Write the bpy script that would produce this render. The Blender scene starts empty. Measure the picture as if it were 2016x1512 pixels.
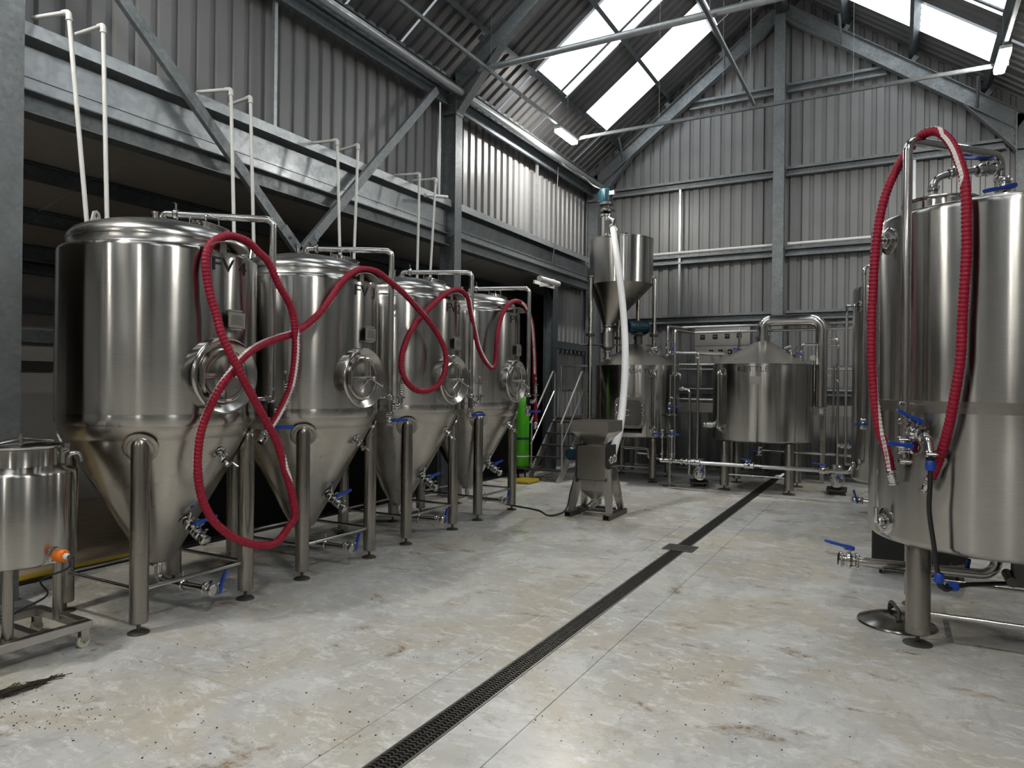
import bpy, bmesh, math, random
from mathutils import Vector, Matrix, Euler
random.seed(7)
SC = bpy.context.scene
COL = SC.collection
PI = math.pi

# ------------------------------------------------------------------ camera, world, exposure
F_PX, CXP, CYP, CAM_H = 1375.0, 1008.0, 756.0, 1.6
YAW, ROLL = math.radians(28.96), 0.011
cam_d = bpy.data.cameras.new('camera')
cam_d.sensor_fit = 'HORIZONTAL'; cam_d.sensor_width = 36.0
cam_d.lens = 36.0 * F_PX / 2016.0
cam_d.clip_start = 0.05; cam_d.clip_end = 200
cam = bpy.data.objects.new('camera', cam_d); COL.objects.link(cam)
cam.location = (0, 0, CAM_H)
cam.rotation_euler = (Matrix.Rotation(YAW, 3, 'Z') @ Matrix.Rotation(PI/2, 3, 'X') @ Matrix.Rotation(ROLL, 3, 'Z')).to_euler()
SC.camera = cam
w = bpy.data.worlds.new('overcast'); SC.world = w; w.use_nodes = True
w.node_tree.nodes['Background'].inputs[0].default_value = (0.75, 0.83, 0.9, 1)
w.node_tree.nodes['Background'].inputs[1].default_value = 0.4
SC.view_settings.view_transform = 'Standard'; SC.view_settings.look = 'None'
SC.view_settings.gamma = 1; SC.view_settings.use_curve_mapping = False
SC.view_settings.exposure = 0.25
LAMP_E = 310.0       # LED battens
SKY_E = 2.3          # daylight through the translucent roof sheets
SC.cycles.max_bounces = 8; SC.cycles.glossy_bounces = 5; SC.cycles.diffuse_bounces = 4
SC.cycles.transmission_bounces = 5; SC.cycles.sample_clamp_indirect = 6.0
SC.cycles.caustics_reflective = False; SC.cycles.caustics_refractive = False

FW = Vector((-math.sin(YAW), math.cos(YAW), 0)); RT = Vector((math.cos(YAW), math.sin(YAW), 0)); UP = Vector((0, 0, 1))
CAM = Vector((0, 0, CAM_H))
def ray(u, v):
    a, b = u - CXP, v - CYP
    c, s = math.cos(ROLL), math.sin(ROLL)
    return FW + RT*((a*c + b*s)/F_PX) - UP*((-a*s + b*c)/F_PX)
def onX(u, v, x): r = ray(u, v); return CAM + r*(x/r.x)
def onY(u, v, y): r = ray(u, v); return CAM + r*(y/r.y)
def onZ(u, v, z=0.0): r = ray(u, v); return CAM + r*((z-CAM_H)/r.z)
def onD(u, v, d): return CAM + ray(u, v)*d

# ------------------------------------------------------------------ materials
MATS = {}
def nodes_of(name):
    m = bpy.data.materials.new(name); m.use_nodes = True
    nt = m.node_tree; b = nt.nodes['Principled BSDF']
    MATS[name] = m
    return m, nt, b
def N(nt, t, **k):
    n = nt.nodes.new(t)
    for a, b in k.items(): setattr(n, a, b)
    return n
def ramp(nt, src, stops):
    r = N(nt, 'ShaderNodeValToRGB'); e = r.color_ramp.elements
    while len(e) < len(stops): e.new(0.5)
    for i, (p, c) in enumerate(stops):
        e[i].position = p; e[i].color = (c[0], c[1], c[2], 1) if not isinstance(c, (int, float)) else (c, c, c, 1)
    nt.links.new(src, r.inputs[0]); return r
def plain(name, col, rough=0.5, metal=0.0, spec=0.5, noise=0.0, nscale=20, rvar=0.0, coat=0.0):
    m, nt, b = nodes_of(name)
    b.inputs['Base Color'].default_value = (*col, 1); b.inputs['Roughness'].default_value = rough
    b.inputs['Metallic'].default_value = metal; b.inputs['Specular IOR Level'].default_value = spec
    if coat: b.inputs['Coat Weight'].default_value = coat
    if noise:
        tc = N(nt, 'ShaderNodeTexCoord'); nz = N(nt, 'ShaderNodeTexNoise'); nz.inputs['Scale'].default_value = nscale
        nz.inputs['Detail'].default_value = 5
        nt.links.new(tc.outputs['Object'], nz.inputs['Vector'])
        lo = tuple(max(0, c*(1-noise)) for c in col); hi = tuple(min(1, c*(1+noise)) for c in col)
        r = ramp(nt, nz.outputs['Fac'], [(0.3, lo), (0.7, hi)])
        nt.links.new(r.outputs[0], b.inputs['Base Color'])
        if rvar:
            r2 = ramp(nt, nz.outputs['Fac'], [(0.3, rough-rvar), (0.7, rough+rvar)])
            nt.links.new(r2.outputs[0], b.inputs['Roughness'])
    return m
def brushed(name, col, rough, aniso, axis='Z', streak=0.06, sscale=(3, 3, 90)):
    """stainless sheet: fine circumferential grain, so reflections draw out along the axis"""
    m, nt, b = nodes_of(name)
    b.inputs['Metallic'].default_value = 1.0
    tc = N(nt, 'ShaderNodeTexCoord'); mp = N(nt, 'ShaderNodeMapping'); mp.inputs['Scale'].default_value = sscale
    nz = N(nt, 'ShaderNodeTexNoise'); nz.inputs['Scale'].default_value = 6; nz.inputs['Detail'].default_value = 6
    nt.links.new(tc.outputs['Object'], mp.inputs[0]); nt.links.new(mp.outputs[0], nz.inputs['Vector'])
    big = N(nt, 'ShaderNodeTexNoise'); big.inputs['Scale'].default_value = 1.7; big.inputs['Detail'].default_value = 3
    nt.links.new(tc.outputs['Object'], big.inputs['Vector'])
    r = ramp(nt, nz.outputs['Fac'], [(0.3, tuple(c*(1-streak) for c in col)), (0.7, tuple(c*(1+streak) for c in col))])
    nt.links.new(r.outputs[0], b.inputs['Base Color'])
    r2 = ramp(nt, big.outputs['Fac'], [(0.3, rough*0.8), (0.7, rough*1.25)])
    nt.links.new(r2.outputs[0], b.inputs['Roughness'])
    if aniso:
        b.inputs['Anisotropic'].default_value = aniso; b.inputs['Anisotropic Rotation'].default_value = 0.25
        tg = N(nt, 'ShaderNodeTangent'); tg.direction_type = 'RADIAL'; tg.axis = axis
        nt.links.new(tg.outputs[0], b.inputs['Tangent'])
    return m
brushed('tank_steel', (0.44, 0.428, 0.405), 0.195, 1.0, streak=0.09)
brushed('cone_steel', (0.44, 0.415, 0.375), 0.28, 0.35)
brushed('dish_steel', (0.50, 0.49, 0.465), 0.27, 0.2)
brushed('manway_steel', (0.50, 0.485, 0.46), 0.17, 0.0)
brushed('leg_steel', (0.36, 0.338, 0.305), 0.26, 0.5, sscale=(3, 3, 40))
brushed('polished_steel', (0.62, 0.61, 0.59), 0.13, 0.0)
brushed('satin_steel', (0.52, 0.50, 0.47), 0.30, 0.0)
brushed('panel_steel', (0.36, 0.35, 0.33), 0.30, 0.0)
plain('dark_steel', (0.11, 0.105, 0.10), 0.4, 0.8)
brushed('lid_steel', (0.27, 0.26, 0.24), 0.2, 0.0)
plain('foot_steel', (0.13, 0.12, 0.10), 0.45, 0.7)
# hot dip galvanised: mottled spangle
def galv(name, a, b_, rough, metal=0.75, scale=35):
    m, nt, b = nodes_of(name)
    tc = N(nt, 'ShaderNodeTexCoord')
    v = N(nt, 'ShaderNodeTexVoronoi'); v.inputs['Scale'].default_value = scale
    nz = N(nt, 'ShaderNodeTexNoise'); nz.inputs['Scale'].default_value = 4; nz.inputs['Detail'].default_value = 8
    nt.links.new(tc.outputs['Object'], v.inputs['Vector']); nt.links.new(tc.outputs['Object'], nz.inputs['Vector'])
    mx = N(nt, 'ShaderNodeMix', data_type='FLOAT'); mx.inputs[0].default_value = 0.65
    bw = N(nt, 'ShaderNodeRGBToBW'); nt.links.new(v.outputs['Color'], bw.inputs[0])
    nt.links.new(bw.outputs[0], mx.inputs[2]); nt.links.new(nz.outputs['Fac'], mx.inputs[3])
    r = ramp(nt, mx.outputs[0], [(0.3, a), (0.7, b_)])
    nt.links.new(r.outputs[0], b.inputs['Base Color'])
    r2 = ramp(nt, mx.outputs[0], [(0.3, rough+0.08), (0.7, rough-0.08)])
    nt.links.new(r2.outputs[0], b.inputs['Roughness']); b.inputs['Metallic'].default_value = metal
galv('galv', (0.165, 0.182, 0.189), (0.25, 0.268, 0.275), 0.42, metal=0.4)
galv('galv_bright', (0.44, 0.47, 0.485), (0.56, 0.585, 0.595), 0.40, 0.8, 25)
galv('galv_dull', (0.11, 0.13, 0.14), (0.165, 0.185, 0.195), 0.5, 0.6)
plain('cladding', (0.225, 0.225, 0.226), 0.36, 0.0, 0.6, noise=0.06, nscale=2.5)
plain('roof_sheet', (0.13, 0.13, 0.132), 0.42, 0.0, 0.5, noise=0.08, nscale=2.5)
plain('leanto_panel', (0.42, 0.40, 0.38), 0.6, noise=0.05)
plain('white_plastic', (0.78, 0.78, 0.75), 0.35)
plain('red_rubber', (0.29, 0.006, 0.028), 0.5, spec=0.35, noise=0.12, nscale=60)
plain('hose_print_white', (0.78, 0.70, 0.68), 0.5)
plain('hose_print_black', (0.02, 0.015, 0.02), 0.5)
plain('blue_plastic', (0.012, 0.06, 0.36), 0.38)
plain('black_rubber', (0.012, 0.012, 0.013), 0.45)
plain('black_paint', (0.018, 0.018, 0.019), 0.5)
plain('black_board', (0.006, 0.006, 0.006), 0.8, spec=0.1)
plain('letter_black', (0.010, 0.010, 0.011), 0.5)
plain('orange_plastic', (0.85, 0.19, 0.01), 0.4)
plain('green_paint', (0.07, 0.42, 0.010), 0.35)
plain('teal_paint', (0.006, 0.042, 0.060), 0.35)
plain('yellow_paint', (0.42, 0.30, 0.015), 0.5)
plain('wheel_plastic', (0.60, 0.62, 0.46), 0.45)
plain('tan_board', (0.42, 0.33, 0.22), 0.55, noise=0.18, nscale=6)
plain('plate_grey', (0.42, 0.40, 0.37), 0.35, 0.6)
plain('plate_red', (0.45, 0.03, 0.03), 0.5)
plain('screen_black', (0.01, 0.012, 0.015), 0.2)
plain('grate_iron', (0.13, 0.125, 0.115), 0.38, 0.7, noise=0.3, nscale=40)
plain('twig_brown', (0.035, 0.026, 0.018), 0.8)
plain('straw_tan', (0.25, 0.17, 0.08), 0.8)
plain('tube_white', (0.80, 0.80, 0.80), 0.4, noise=0.06, nscale=30)
m, nt, b = nodes_of('sight_glass')
b.inputs['Base Color'].default_value = (0.9, 0.93, 0.92, 1); b.inputs['Transmission Weight'].default_value = 1.0
b.inputs['Roughness'].default_value = 0.03; b.inputs['IOR'].default_value = 1.45
m, nt, b = nodes_of('lamp_glow')
b.inputs['Base Color'].default_value = (0.8, 0.8, 0.8, 1)
b.inputs['Emission Color'].default_value = (1.0, 0.97, 0.905, 1); b.inputs['Emission Strength'].default_value = LAMP_E
m, nt, b = nodes_of('skylight')
b.inputs['Base Color'].default_value = (0.8, 0.82, 0.82, 1)
b.inputs['Emission Color'].default_value = (0.90, 0.96, 1.0, 1); b.inputs['Emission Strength'].default_value = SKY_E

# worn painted concrete
m, nt, b = nodes_of('concrete')
geo = N(nt, 'ShaderNodeNewGeometry')
def noise(scale, detail=6, rough=0.6, dist=0.0, vec=None, stretch=None):
    n = N(nt, 'ShaderNodeTexNoise'); n.inputs['Scale'].default_value = scale; n.inputs['Detail'].default_value = detail
    n.inputs['Roughness'].default_value = rough; n.inputs['Distortion'].default_value = dist
    src = vec or geo.outputs['Position']
    if stretch:
        mp = N(nt, 'ShaderNodeMapping'); mp.inputs['Scale'].default_value = stretch[:3]
        if len(stretch) > 3: mp.inputs['Rotation'].default_value = (0, 0, stretch[3])
        nt.links.new(src, mp.inputs[0]); src = mp.outputs[0]
    nt.links.new(src, n.inputs['Vector']); return n.outputs['Fac']
def mixc(fac, a, b_, mode='MIX'):
    x = N(nt, 'ShaderNodeMix', data_type='RGBA', blend_type=mode)
    nt.links.new(fac, x.inputs[0])
    for i, s in ((6, a), (7, b_)):
        if isinstance(s, tuple): x.inputs[i].default_value = (*s, 1)
        else: nt.links.new(s, x.inputs[i])
    return x.outputs[2]
n1 = noise(1.1, 9, 0.66, 0.5)
base = ramp(nt, n1, [(0.32, (0.50, 0.50, 0.49)), (0.5, (0.62, 0.618, 0.60)), (0.68, (0.72, 0.715, 0.695))]).outputs[0]
# broad beige film where the paint has worn
f1 = ramp(nt, noise(0.8, 9, 0.66, 0.9), [(0.44, 0.0), (0.60, 0.85)]).outputs[0]
base = mixc(f1, base, (0.57, 0.515, 0.415))
# grey streaky smears
f5 = ramp(nt, noise(2.6, 9, 0.72, 1.2, stretch=(2.2, 0.9, 1, -0.6)), [(0.52, 0.0), (0.68, 0.55)]).outputs[0]
base = mixc(f5, base, (0.40, 0.39, 0.365))
# pale scuffed flakes
f2 = ramp(nt, noise(5.5, 11, 0.78, 0.5, stretch=(1.0, 1.9, 1, 0.5)), [(0.52, 0.0), (0.60, 0.8)]).outputs[0]
base = mixc(f2, base, (0.80, 0.795, 0.77))
f2b = ramp(nt, noise(9, 10, 0.8, 0.6, stretch=(1.0, 1.8, 1, -0.4)), [(0.54, 0.0), (0.63, 0.6)]).outputs[0]
base = mixc(f2b, base, (0.44, 0.405, 0.34))
# brown mud spots
f3 = ramp(nt, noise(2.6, 6, 0.62, 0.5, stretch=(1.0, 1.6, 1, 0.3)), [(0.585, 0.0), (0.68, 0.95)]).outputs[0]
f3b = ramp(nt, noise(24, 7, 0.75), [(0.40, 0.15), (0.60, 1.0)]).outputs[0]
mm = N(nt, 'ShaderNodeMath', operation='MULTIPLY'); nt.links.new(f3, mm.inputs[0]); nt.links.new(f3b, mm.inputs[1])
base = mixc(mm.outputs[0], base, (0.24, 0.15, 0.065))
# fine dirt specks and scratches
f4 = ramp(nt, noise(60, 4, 0.65), [(0.62, 0.0), (0.72, 0.6)]).outputs[0]
base = mixc(f4, base, (0.22, 0.19, 0.14))
f6 = ramp(nt, noise(9, 6, 0.7, 2.5, stretch=(7.0, 0.7, 1, 0.9)), [(0.64, 0.0), (0.68, 0.45)]).outputs[0]
base = mixc(f6, base, (0.24, 0.21, 0.17))
nt.links.new(base, b.inputs['Base Color'])
rr = ramp(nt, n1, [(0.3, 0.14), (0.52, 0.27), (0.72, 0.42)]).outputs[0]
nt.links.new(rr, b.inputs['Roughness']); b.inputs['Specular IOR Level'].default_value = 0.45
bp = N(nt, 'ShaderNodeBump'); bp.inputs['Strength'].default_value = 0.12; bp.inputs['Distance'].default_value = 0.01
nt.links.new(noise(14, 6, 0.6), bp.inputs['Height']); nt.links.new(bp.outputs[0], b.inputs['Normal'])

# ------------------------------------------------------------------ mesh helpers
def frame(d):
    d = Vector(d).normalized()
    a = Vector((0, 0, 1)) if abs(d.z) < 0.95 else Vector((1, 0, 0))
    x = a.cross(d).normalized(); y = d.cross(x)
    return x, y, d
def fillet(pts, rad, n=6):
    pts = [Vector(p) for p in pts]
    if rad <= 0 or len(pts) < 3: return pts
    out = [pts[0]]
    for i in range(1, len(pts)-1):
        p, a, b_ = pts[i], pts[i-1], pts[i+1]
        da, db = (a-p), (b_-p); la, lb = da.length, db.length
        if la < 1e-6 or lb < 1e-6: continue
        da /= la; db /= lb
        ang = da.angle(db)
        if ang > PI-0.02: out.append(p); continue
        t = min(rad/math.tan(ang/2), la*0.48, lb*0.48); r = t*math.tan(ang/2)
        c = p + (da+db).normalized()*(r/math.sin(ang/2))
        s, e = p+da*t-c, p+db*t-c
        tot = s.angle(e); ax = s.cross(e).normalized()
        for k in range(n+1): out.append(c + Matrix.Rotation(tot*k/n, 3, ax) @ s)
    out.append(pts[-1]); return out
def spline(pts, step=0.02):
    P = [Vector(p) for p in pts]; P = [P[0]*2-P[1]] + P + [P[-1]*2-P[-2]]
    dense = []
    for i in range(1, len(P)-2):
        p0, p1, p2, p3 = P[i-1:i+3]
        t0 = 0; t1 = t0+max((p1-p0).length, 1e-4)**.5; t2 = t1+max((p2-p1).length, 1e-4)**.5; t3 = t2+max((p3-p2).length, 1e-4)**.5
        for k in range(40):
            t = t1+(t2-t1)*k/40
            a1 = p0*((t1-t)/(t1-t0))+p1*((t-t0)/(t1-t0)); a2 = p1*((t2-t)/(t2-t1))+p2*((t-t1)/(t2-t1)); a3 = p2*((t3-t)/(t3-t2))+p3*((t-t2)/(t3-t2))
            b1 = a1*((t2-t)/(t2-t0))+a2*((t-t0)/(t2-t0)); b2 = a2*((t3-t)/(t3-t1))+a3*((t-t1)/(t3-t1))
            dense.append(b1*((t2-t)/(t2-t1))+b2*((t-t1)/(t2-t1)))
    dense.append(P[-2])
    cum = [0.0]
    for a, b_ in zip(dense, dense[1:]): cum.append(cum[-1]+(b_-a).length)
    L = cum[-1]; n = max(2, int(round(L/step))); out = []; j = 0
    for k in range(n+1):
        s = L*k/n
        while j < len(cum)-2 and cum[j+1] < s: j += 1
        t = (s-cum[j])/max(cum[j+1]-cum[j], 1e-9); out.append(dense[j].lerp(dense[j+1], min(max(t, 0), 1)))
    return out, L
class MB:
    def __init__(s): s.v = []; s.f = []
    def add(s, vs, fs):
        o = len(s.v); s.v += [Vector(p) for p in vs]; s.f += [tuple(i+o for i in q) for q in fs]; return s
    def box(s, c, size, M=None):
        hx, hy, hz = size[0]/2, size[1]/2, size[2]/2; c = Vector(c)
        vs = [Vector((x*hx, y*hy, z*hz)) for x in (-1, 1) for y in (-1, 1) for z in (-1, 1)]
        if M is not None: vs = [M @ p for p in vs]
        return s.add([p+c for p in vs], [(0, 1, 3, 2), (4, 6, 7, 5), (0, 4, 5, 1), (2, 3, 7, 6), (0, 2, 6, 4), (1, 5, 7, 3)])
    def bx(s, x0, x1, y0, y1, z0, z1): return s.box(((x0+x1)/2, (y0+y1)/2, (z0+z1)/2), (abs(x1-x0), abs(y1-y0), abs(z1-z0)))
    def rbox(s, c, size, r=0.01, M=None):
        """box with chamfered vertical edges and a chamfered rim"""
        hx, hy, hz = size[0]/2, size[1]/2, size[2]/2; c = Vector(c); r = min(r, hx*.9, hy*.9, hz*.9)
        def ring(ix, z): return [Vector(p) for p in ((-hx+ix, -hy+r+ix*.4, z), (-hx+r+ix*.4, -hy+ix, z), (hx-r-ix*.4, -hy+ix, z), (hx-ix, -hy+r+ix*.4, z), (hx-ix, hy-r-ix*.4, z), (hx-r-ix*.4, hy-ix, z), (-hx+r+ix*.4, hy-ix, z), (-hx+ix, hy-r-ix*.4, z))]
        rings = [ring(r*.6, -hz), ring(0, -hz+r*.6), ring(0, hz-r*.6), ring(r*.6, hz)]
        vs = [p for q in rings for p in q]
        if M is not None: vs = [M @ p for p in vs]
        fs = [(k*8+i, k*8+(i+1) % 8, (k+1)*8+(i+1) % 8, (k+1)*8+i) for k in range(3) for i in range(8)]
        fs += [tuple(reversed(range(8))), tuple(range(24, 32))]
        return s.add([p+c for p in vs], fs)
    def cyl(s, p0, p1, r0, r1=None, n=16, cap=True):
        r1 = r0 if r1 is None else r1; p0, p1 = Vector(p0), Vector(p1); x, y, d = frame(p1-p0)
        vs = []
        for p, r in ((p0, r0), (p1, r1)):
            for i in range(n): a = 2*PI*i/n; vs.append(p+x*(math.cos(a)*r)+y*(math.sin(a)*r))
        fs = [(i, (i+1) % n, n+(i+1) % n, n+i) for i in range(n)]
        if cap: fs += [tuple(reversed(range(n))), tuple(range(n, 2*n))]
        return s.add(vs, fs)
    def tube(s, pts, r, n=12, cap=True, bend=0.0, bn=6):
        pts = fillet(pts, bend, bn) if bend else [Vector(p) for p in pts]
        rs = r if isinstance(r, (list, tuple)) else [r]*len(pts)
        vs = []; x = None; m_ = len(pts)
        for k, p in enumerate(pts):
            t = (pts[min(k+1, m_-1)]-pts[max(k-1, 0)])
            if t.length < 1e-9: t = Vector((0, 0, 1))
            t.normalize()
            if x is None: x = frame(t)[0]
            else:
                x = x - t*x.dot(t)
                x = x.normalized() if x.length > 1e-6 else frame(t)[0]
            y = t.cross(x)
            for i in range(n): a = 2*PI*i/n; vs.append(p+x*(math.cos(a)*rs[k])+y*(math.sin(a)*rs[k]))
        fs = [(k*n+i, k*n+(i+1) % n, (k+1)*n+(i+1) % n, (k+1)*n+i) for k in range(m_-1) for i in range(n)]
        if cap: fs += [tuple(reversed(range(n))), tuple(range((m_-1)*n, m_*n))]
        return s.add(vs, fs)
    def lathe(s, prof, n=48, c=(0, 0, 0), axis=(0, 0, 1), cap=False):
        c = Vector(c); x, y, d = frame(axis) if tuple(axis) != (0, 0, 1) else (Vector((1, 0, 0)), Vector((0, 1, 0)), Vector((0, 0, 1)))
        vs = []; fs = []; rows = []
        for (r, h) in prof:
            if r < 1e-6: rows.append([len(vs)]*n); vs.append(c+d*h)
            else:
                rows.append([len(vs)+i for i in range(n)])
                for i in range(n): a = 2*PI*i/n; vs.append(c+x*(math.cos(a)*r)+y*(math.sin(a)*r)+d*h)
        for k in range(len(prof)-1):
            A, B = rows[k], rows[k+1]
            for i in range(n):
                j = (i+1) % n; q = []
                for t in (A[i], A[j], B[j], B[i]):
                    if t not in q: q.append(t)
                if len(q) > 2: fs.append(tuple(q))
        if cap:
            if prof[0][0] > 1e-6: fs.append(tuple(reversed(rows[0])))
            if prof[-1][0] > 1e-6: fs.append(tuple(rows[-1]))
        return s.add(vs, fs)
    def torus(s, c, R, r, axis=(0, 0, 1), n=24, m=8):
        return s.lathe([(R+r*math.cos(2*PI*k/m), r*math.sin(2*PI*k/m)) for k in range(m+1)], n, c, axis)
    def ball(s, c, r, n=12, m=8):
        return s.lathe([(r*math.sin(PI*k/m), -r*math.cos(PI*k/m)) for k in range(m+1)], n, c)
    def extrude(s, prof, p0, p1, a, b_, cap=True):
        p0, p1, a, b_ = Vector(p0), Vector(p1), Vector(a), Vector(b_); n = len(prof)
        vs = [p+a*q[0]+b_*q[1] for p in (p0, p1) for q in prof]
        fs = [(i, (i+1) % n, n+(i+1) % n, n+i) for i in range(n)]
        if cap: fs += [tuple(reversed(range(n))), tuple(range(n, 2*n))]
        return s.add(vs, fs)
    def clamp(s, p, d, r, wing=True):
        """tri-clamp ferrule joint with its wing nut"""
        p = Vector(p); x, y, d = frame(d)
        s.cyl(p-d*0.010, p+d*0.010, r*1.55, n=14); s.cyl(p-d*0.018, p-d*0.010, r*1.2, r*1.55, n=14, cap=False); s.cyl(p+d*0.010, p+d*0.018, r*1.55, r*1.2, n=14, cap=False)
        if wing:
            q = p+x*(r*1.7); s.cyl(q-y*r*0.9, q+y*r*1.3, 0.005, n=6); s.box(q+y*(r*1.4), (0.010, 0.022, 0.012))
        return s
    def paddle(s, p, d, up, L, w=0.019, t=0.021):
        """butterfly valve lever: hub, tapering blade, rounded end"""
        p = Vector(p); d = Vector(d).normalized(); up = Vector(up); up = (up-d*up.dot(d)).normalized(); sd = d.cross(up)
        st = [(-0.15, w*.75, t*1.1), (0.0, w*.95, t*1.4), (0.14, w*.8, t*1.2), (0.3, w*.55, t*.9), (0.75, w*.72, t*.8), (0.95, w*.72, t*.7), (1.0, w*.4, t*.45)]
        vs = []; fs = []
        for (k, ww, tt) in st:
            c = p+d*(L*k)+up*(0.10*L*k)
            vs += [c-sd*ww-up*tt*.5, c+sd*ww-up*tt*.5, c+sd*ww*.8+up*tt*.5, c-sd*ww*.8+up*tt*.5]
        for k in range(len(st)-1):
            for i in range(4): fs.append((k*4+i, k*4+(i+1) % 4, (k+1)*4+(i+1) % 4, (k+1)*4+i))
        fs += [(3, 2, 1, 0), tuple(range(len(st)*4-4, len(st)*4))]
        return s.add(vs, fs)
    def mesh(s, name, smooth=True, ang=35):
        me = bpy.data.meshes.new(name); me.from_pydata([tuple(p) for p in s.v], [], s.f)
        bm = bmesh.new(); bm.from_mesh(me); bmesh.ops.recalc_face_normals(bm, faces=bm.faces); bm.to_mesh(me); bm.free()
        if smooth:
            me.polygons.foreach_set('use_smooth', [True]*len(me.polygons)); me.set_sharp_from_angle(angle=math.radians(ang))
        return me
    def build(s, name, mat, parent=None, origin=None, smooth=True, ang=35, loc=None):
        if origin is not None:
            o_ = Vector(origin); s.v = [p-o_ for p in s.v]
        me = s.mesh(name, smooth, ang); me.materials.append(MATS[mat])
        o = bpy.data.objects.new(name, me); COL.objects.link(o)
        if parent is not None: o.parent = parent
        elif origin is not None: o.location = origin
        if loc is not None: o.location = loc
        return o
def tag(o, label=None, cat=None, group=None, kind=None):
    if label: o['label'] = label
    if cat: o['category'] = cat
    if group: o['group'] = group
    if kind: o['kind'] = kind
    return o
def thing(name, label, cat, loc=(0, 0, 0), rz=0, group=None, kind=None):
    o = bpy.data.objects.new(name, None); COL.objects.link(o); o.empty_display_size = 0.1
    o.location = loc; o.rotation_euler = (0, 0, rz)
    return tag(o, label, cat, group, kind)
KIDS = {}
def dup(o, parent=None, skip=(), spin=None):
    c = o.copy(); COL.objects.link(c)
    if parent is not None: c.parent = parent
    for ch in list(o.children):
        nm = ch.name.split('.')[0]
        if nm in skip: continue
        d = dup(ch, c)
        if spin and nm in spin: d.rotation_euler = (0, 0, spin[nm])
    return c
def text_shape(txt, size=1.0, thin=-0.012):
    cu = bpy.data.curves.new('lettering', 'FONT'); cu.body = txt; cu.size = size; cu.offset = thin*size
    cu.resolution_u = 3
    o = bpy.data.objects.new('lettering', cu); COL.objects.link(o)
    dg = bpy.context.evaluated_depsgraph_get(); me = o.evaluated_get(dg).to_mesh()
    vs = [v.co.copy() for v in me.vertices]; fs = [tuple(p.vertices) for p in me.polygons]
    o.evaluated_get(dg).to_mesh_clear(); bpy.data.objects.remove(o); bpy.data.curves.remove(cu)
    return vs, fs
def valve(parent, p, d, hdir, r=0.024, L=0.14, up=None, name='valve', handle=True, body=0.045):
    """butterfly valve between two clamps, lever as its sub-part"""
    p = Vector(p); d = Vector(d).normalized(); m_ = MB()
    m_.cyl(p-d*body, p+d*body, r, n=14); m_.cyl(p-d*body*.7, p+d*body*.7, r*1.32, n=14); m_.clamp(p-d*body, d, r); m_.clamp(p+d*body, d, r)
    m_.lathe([(r*1.0, -.022), (r*1.5, -.016), (r*1.7, 0), (r*1.5, .016), (r*1.0, .022)], 14, p, d)
    hd = Vector(hdir).normalized(); u = Vector(up).normalized() if up is not None else (Vector((0, 0, 1)) if abs(hd.z) < .8 else Vector((1, 0, 0)))
    u = (u-hd*u.dot(hd)).normalized()
    st = p+u*(r*1.7); m_.cyl(p+u*r, st+u*0.03, 0.009, n=8)
    m_.cyl(st+u*0.012-hd*0.02, st+u*0.012+hd*0.05, 0.006, n=6)
    o = m_.build(name, 'polished_steel', parent)
    if handle:
        MB().paddle(st+u*0.03, hd, u, L).build('valve_handle', 'blue_plastic', o)
    return o

# ------------------------------------------------------------------ the building
XR, SL = -1.93, 0.74                   # ridge line and roof pitch
XL, XRW = -5.78, 1.93                  # inner faces of the side claddings
Y0, Y1 = -8.9, 13.75                   # front and back claddings
NRM = math.hypot(1, SL)
def zroof(x, z0=8.95): return z0 - SL*abs(x-XR)
def struct(o, label, cat='structure'): return tag(o, label, cat, None, 'structure')
def sthing(name, label, cat): return thing(name, label, cat, kind='structure')

# floor: slabs with recessed joints, a slot for the drain channel
fl = sthing('floor', 'worn pale grey concrete floor with beige stains under the tanks', 'floor')
XD0, XD1 = -1.935, -1.795
def slab(x0, x1, y0, y1, g=0.004):
    MB().rbox(((x0+x1)/2, (y0+y1)/2, -0.06), (x1-x0-g, y1-y0-g, 0.12), 0.004).build('concrete_slab', 'concrete', fl)
for (a, b_) in ((-8.9, -3.2), (-3.2, 2.5), (2.5, 8.25), (8.25, 13.8)):
    slab(-5.92, -2.15, a, b_); slab(-1.51, 2.0, a, b_)
slab(-2.15, XD0, -8.9, 13.8); slab(XD1, -1.51, -8.9, 13.8)
MB().bx(-6, 2, -9, 13.9, -0.2, -0.13).build('sub_base', 'black_board', fl)

# drain channel with slotted iron gratings
dr = sthing('floor_drain', 'dark slotted iron drain channel running down the middle of the floor', 'drain')
MB().bx(XD0+.003, XD1-.003, -3.0, 13.6, -0.128, -0.12).build('channel_bed', 'black_board', dr)
e_ = MB()
for x in (XD0+.004, XD1-.004): e_.bx(x-.0035, x+.0035, -3.0, 13.6, -0.06, 0.001)
e_.build('channel_edge', 'satin_steel', dr)
def grating():
    g = MB(); wd = XD1-XD0-.02; hw = wd/2
    for x in (-hw, hw): g.bx(x-.003, x+.003, 0.002, .998, -.022, -.001)
    k = 0; y = .012
    while y < .995:
        n = 7; t = .0065
        pts = [(-hw+wd*i/(n-1), y+(.0062 if (i % 2) else -.0062)) for i in range(n)]
        for (a, b_) in zip(pts, pts[1:]):
            vs = [(a[0], a[1]-t/2, -.001), (b_[0], b_[1]-t/2, -.001), (b_[0], b_[1]+t/2, -.001), (a[0], a[1]+t/2, -.001)]
            vs += [(p[0], p[1], -.018) for p in vs]
            g.add(vs, [(0, 1, 2, 3), (0, 4, 5, 1), (3, 2, 6, 7)])
        k += 1; y += .0245
    for x in (-hw/3, hw/3): g.bx(x-.002, x+.002, 0, 1, -.012, -.004)
    return g
g0 = grating().build('grating', 'grate_iron', dr, smooth=False, loc=((XD0+XD1)/2, -3.0, 0))
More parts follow.
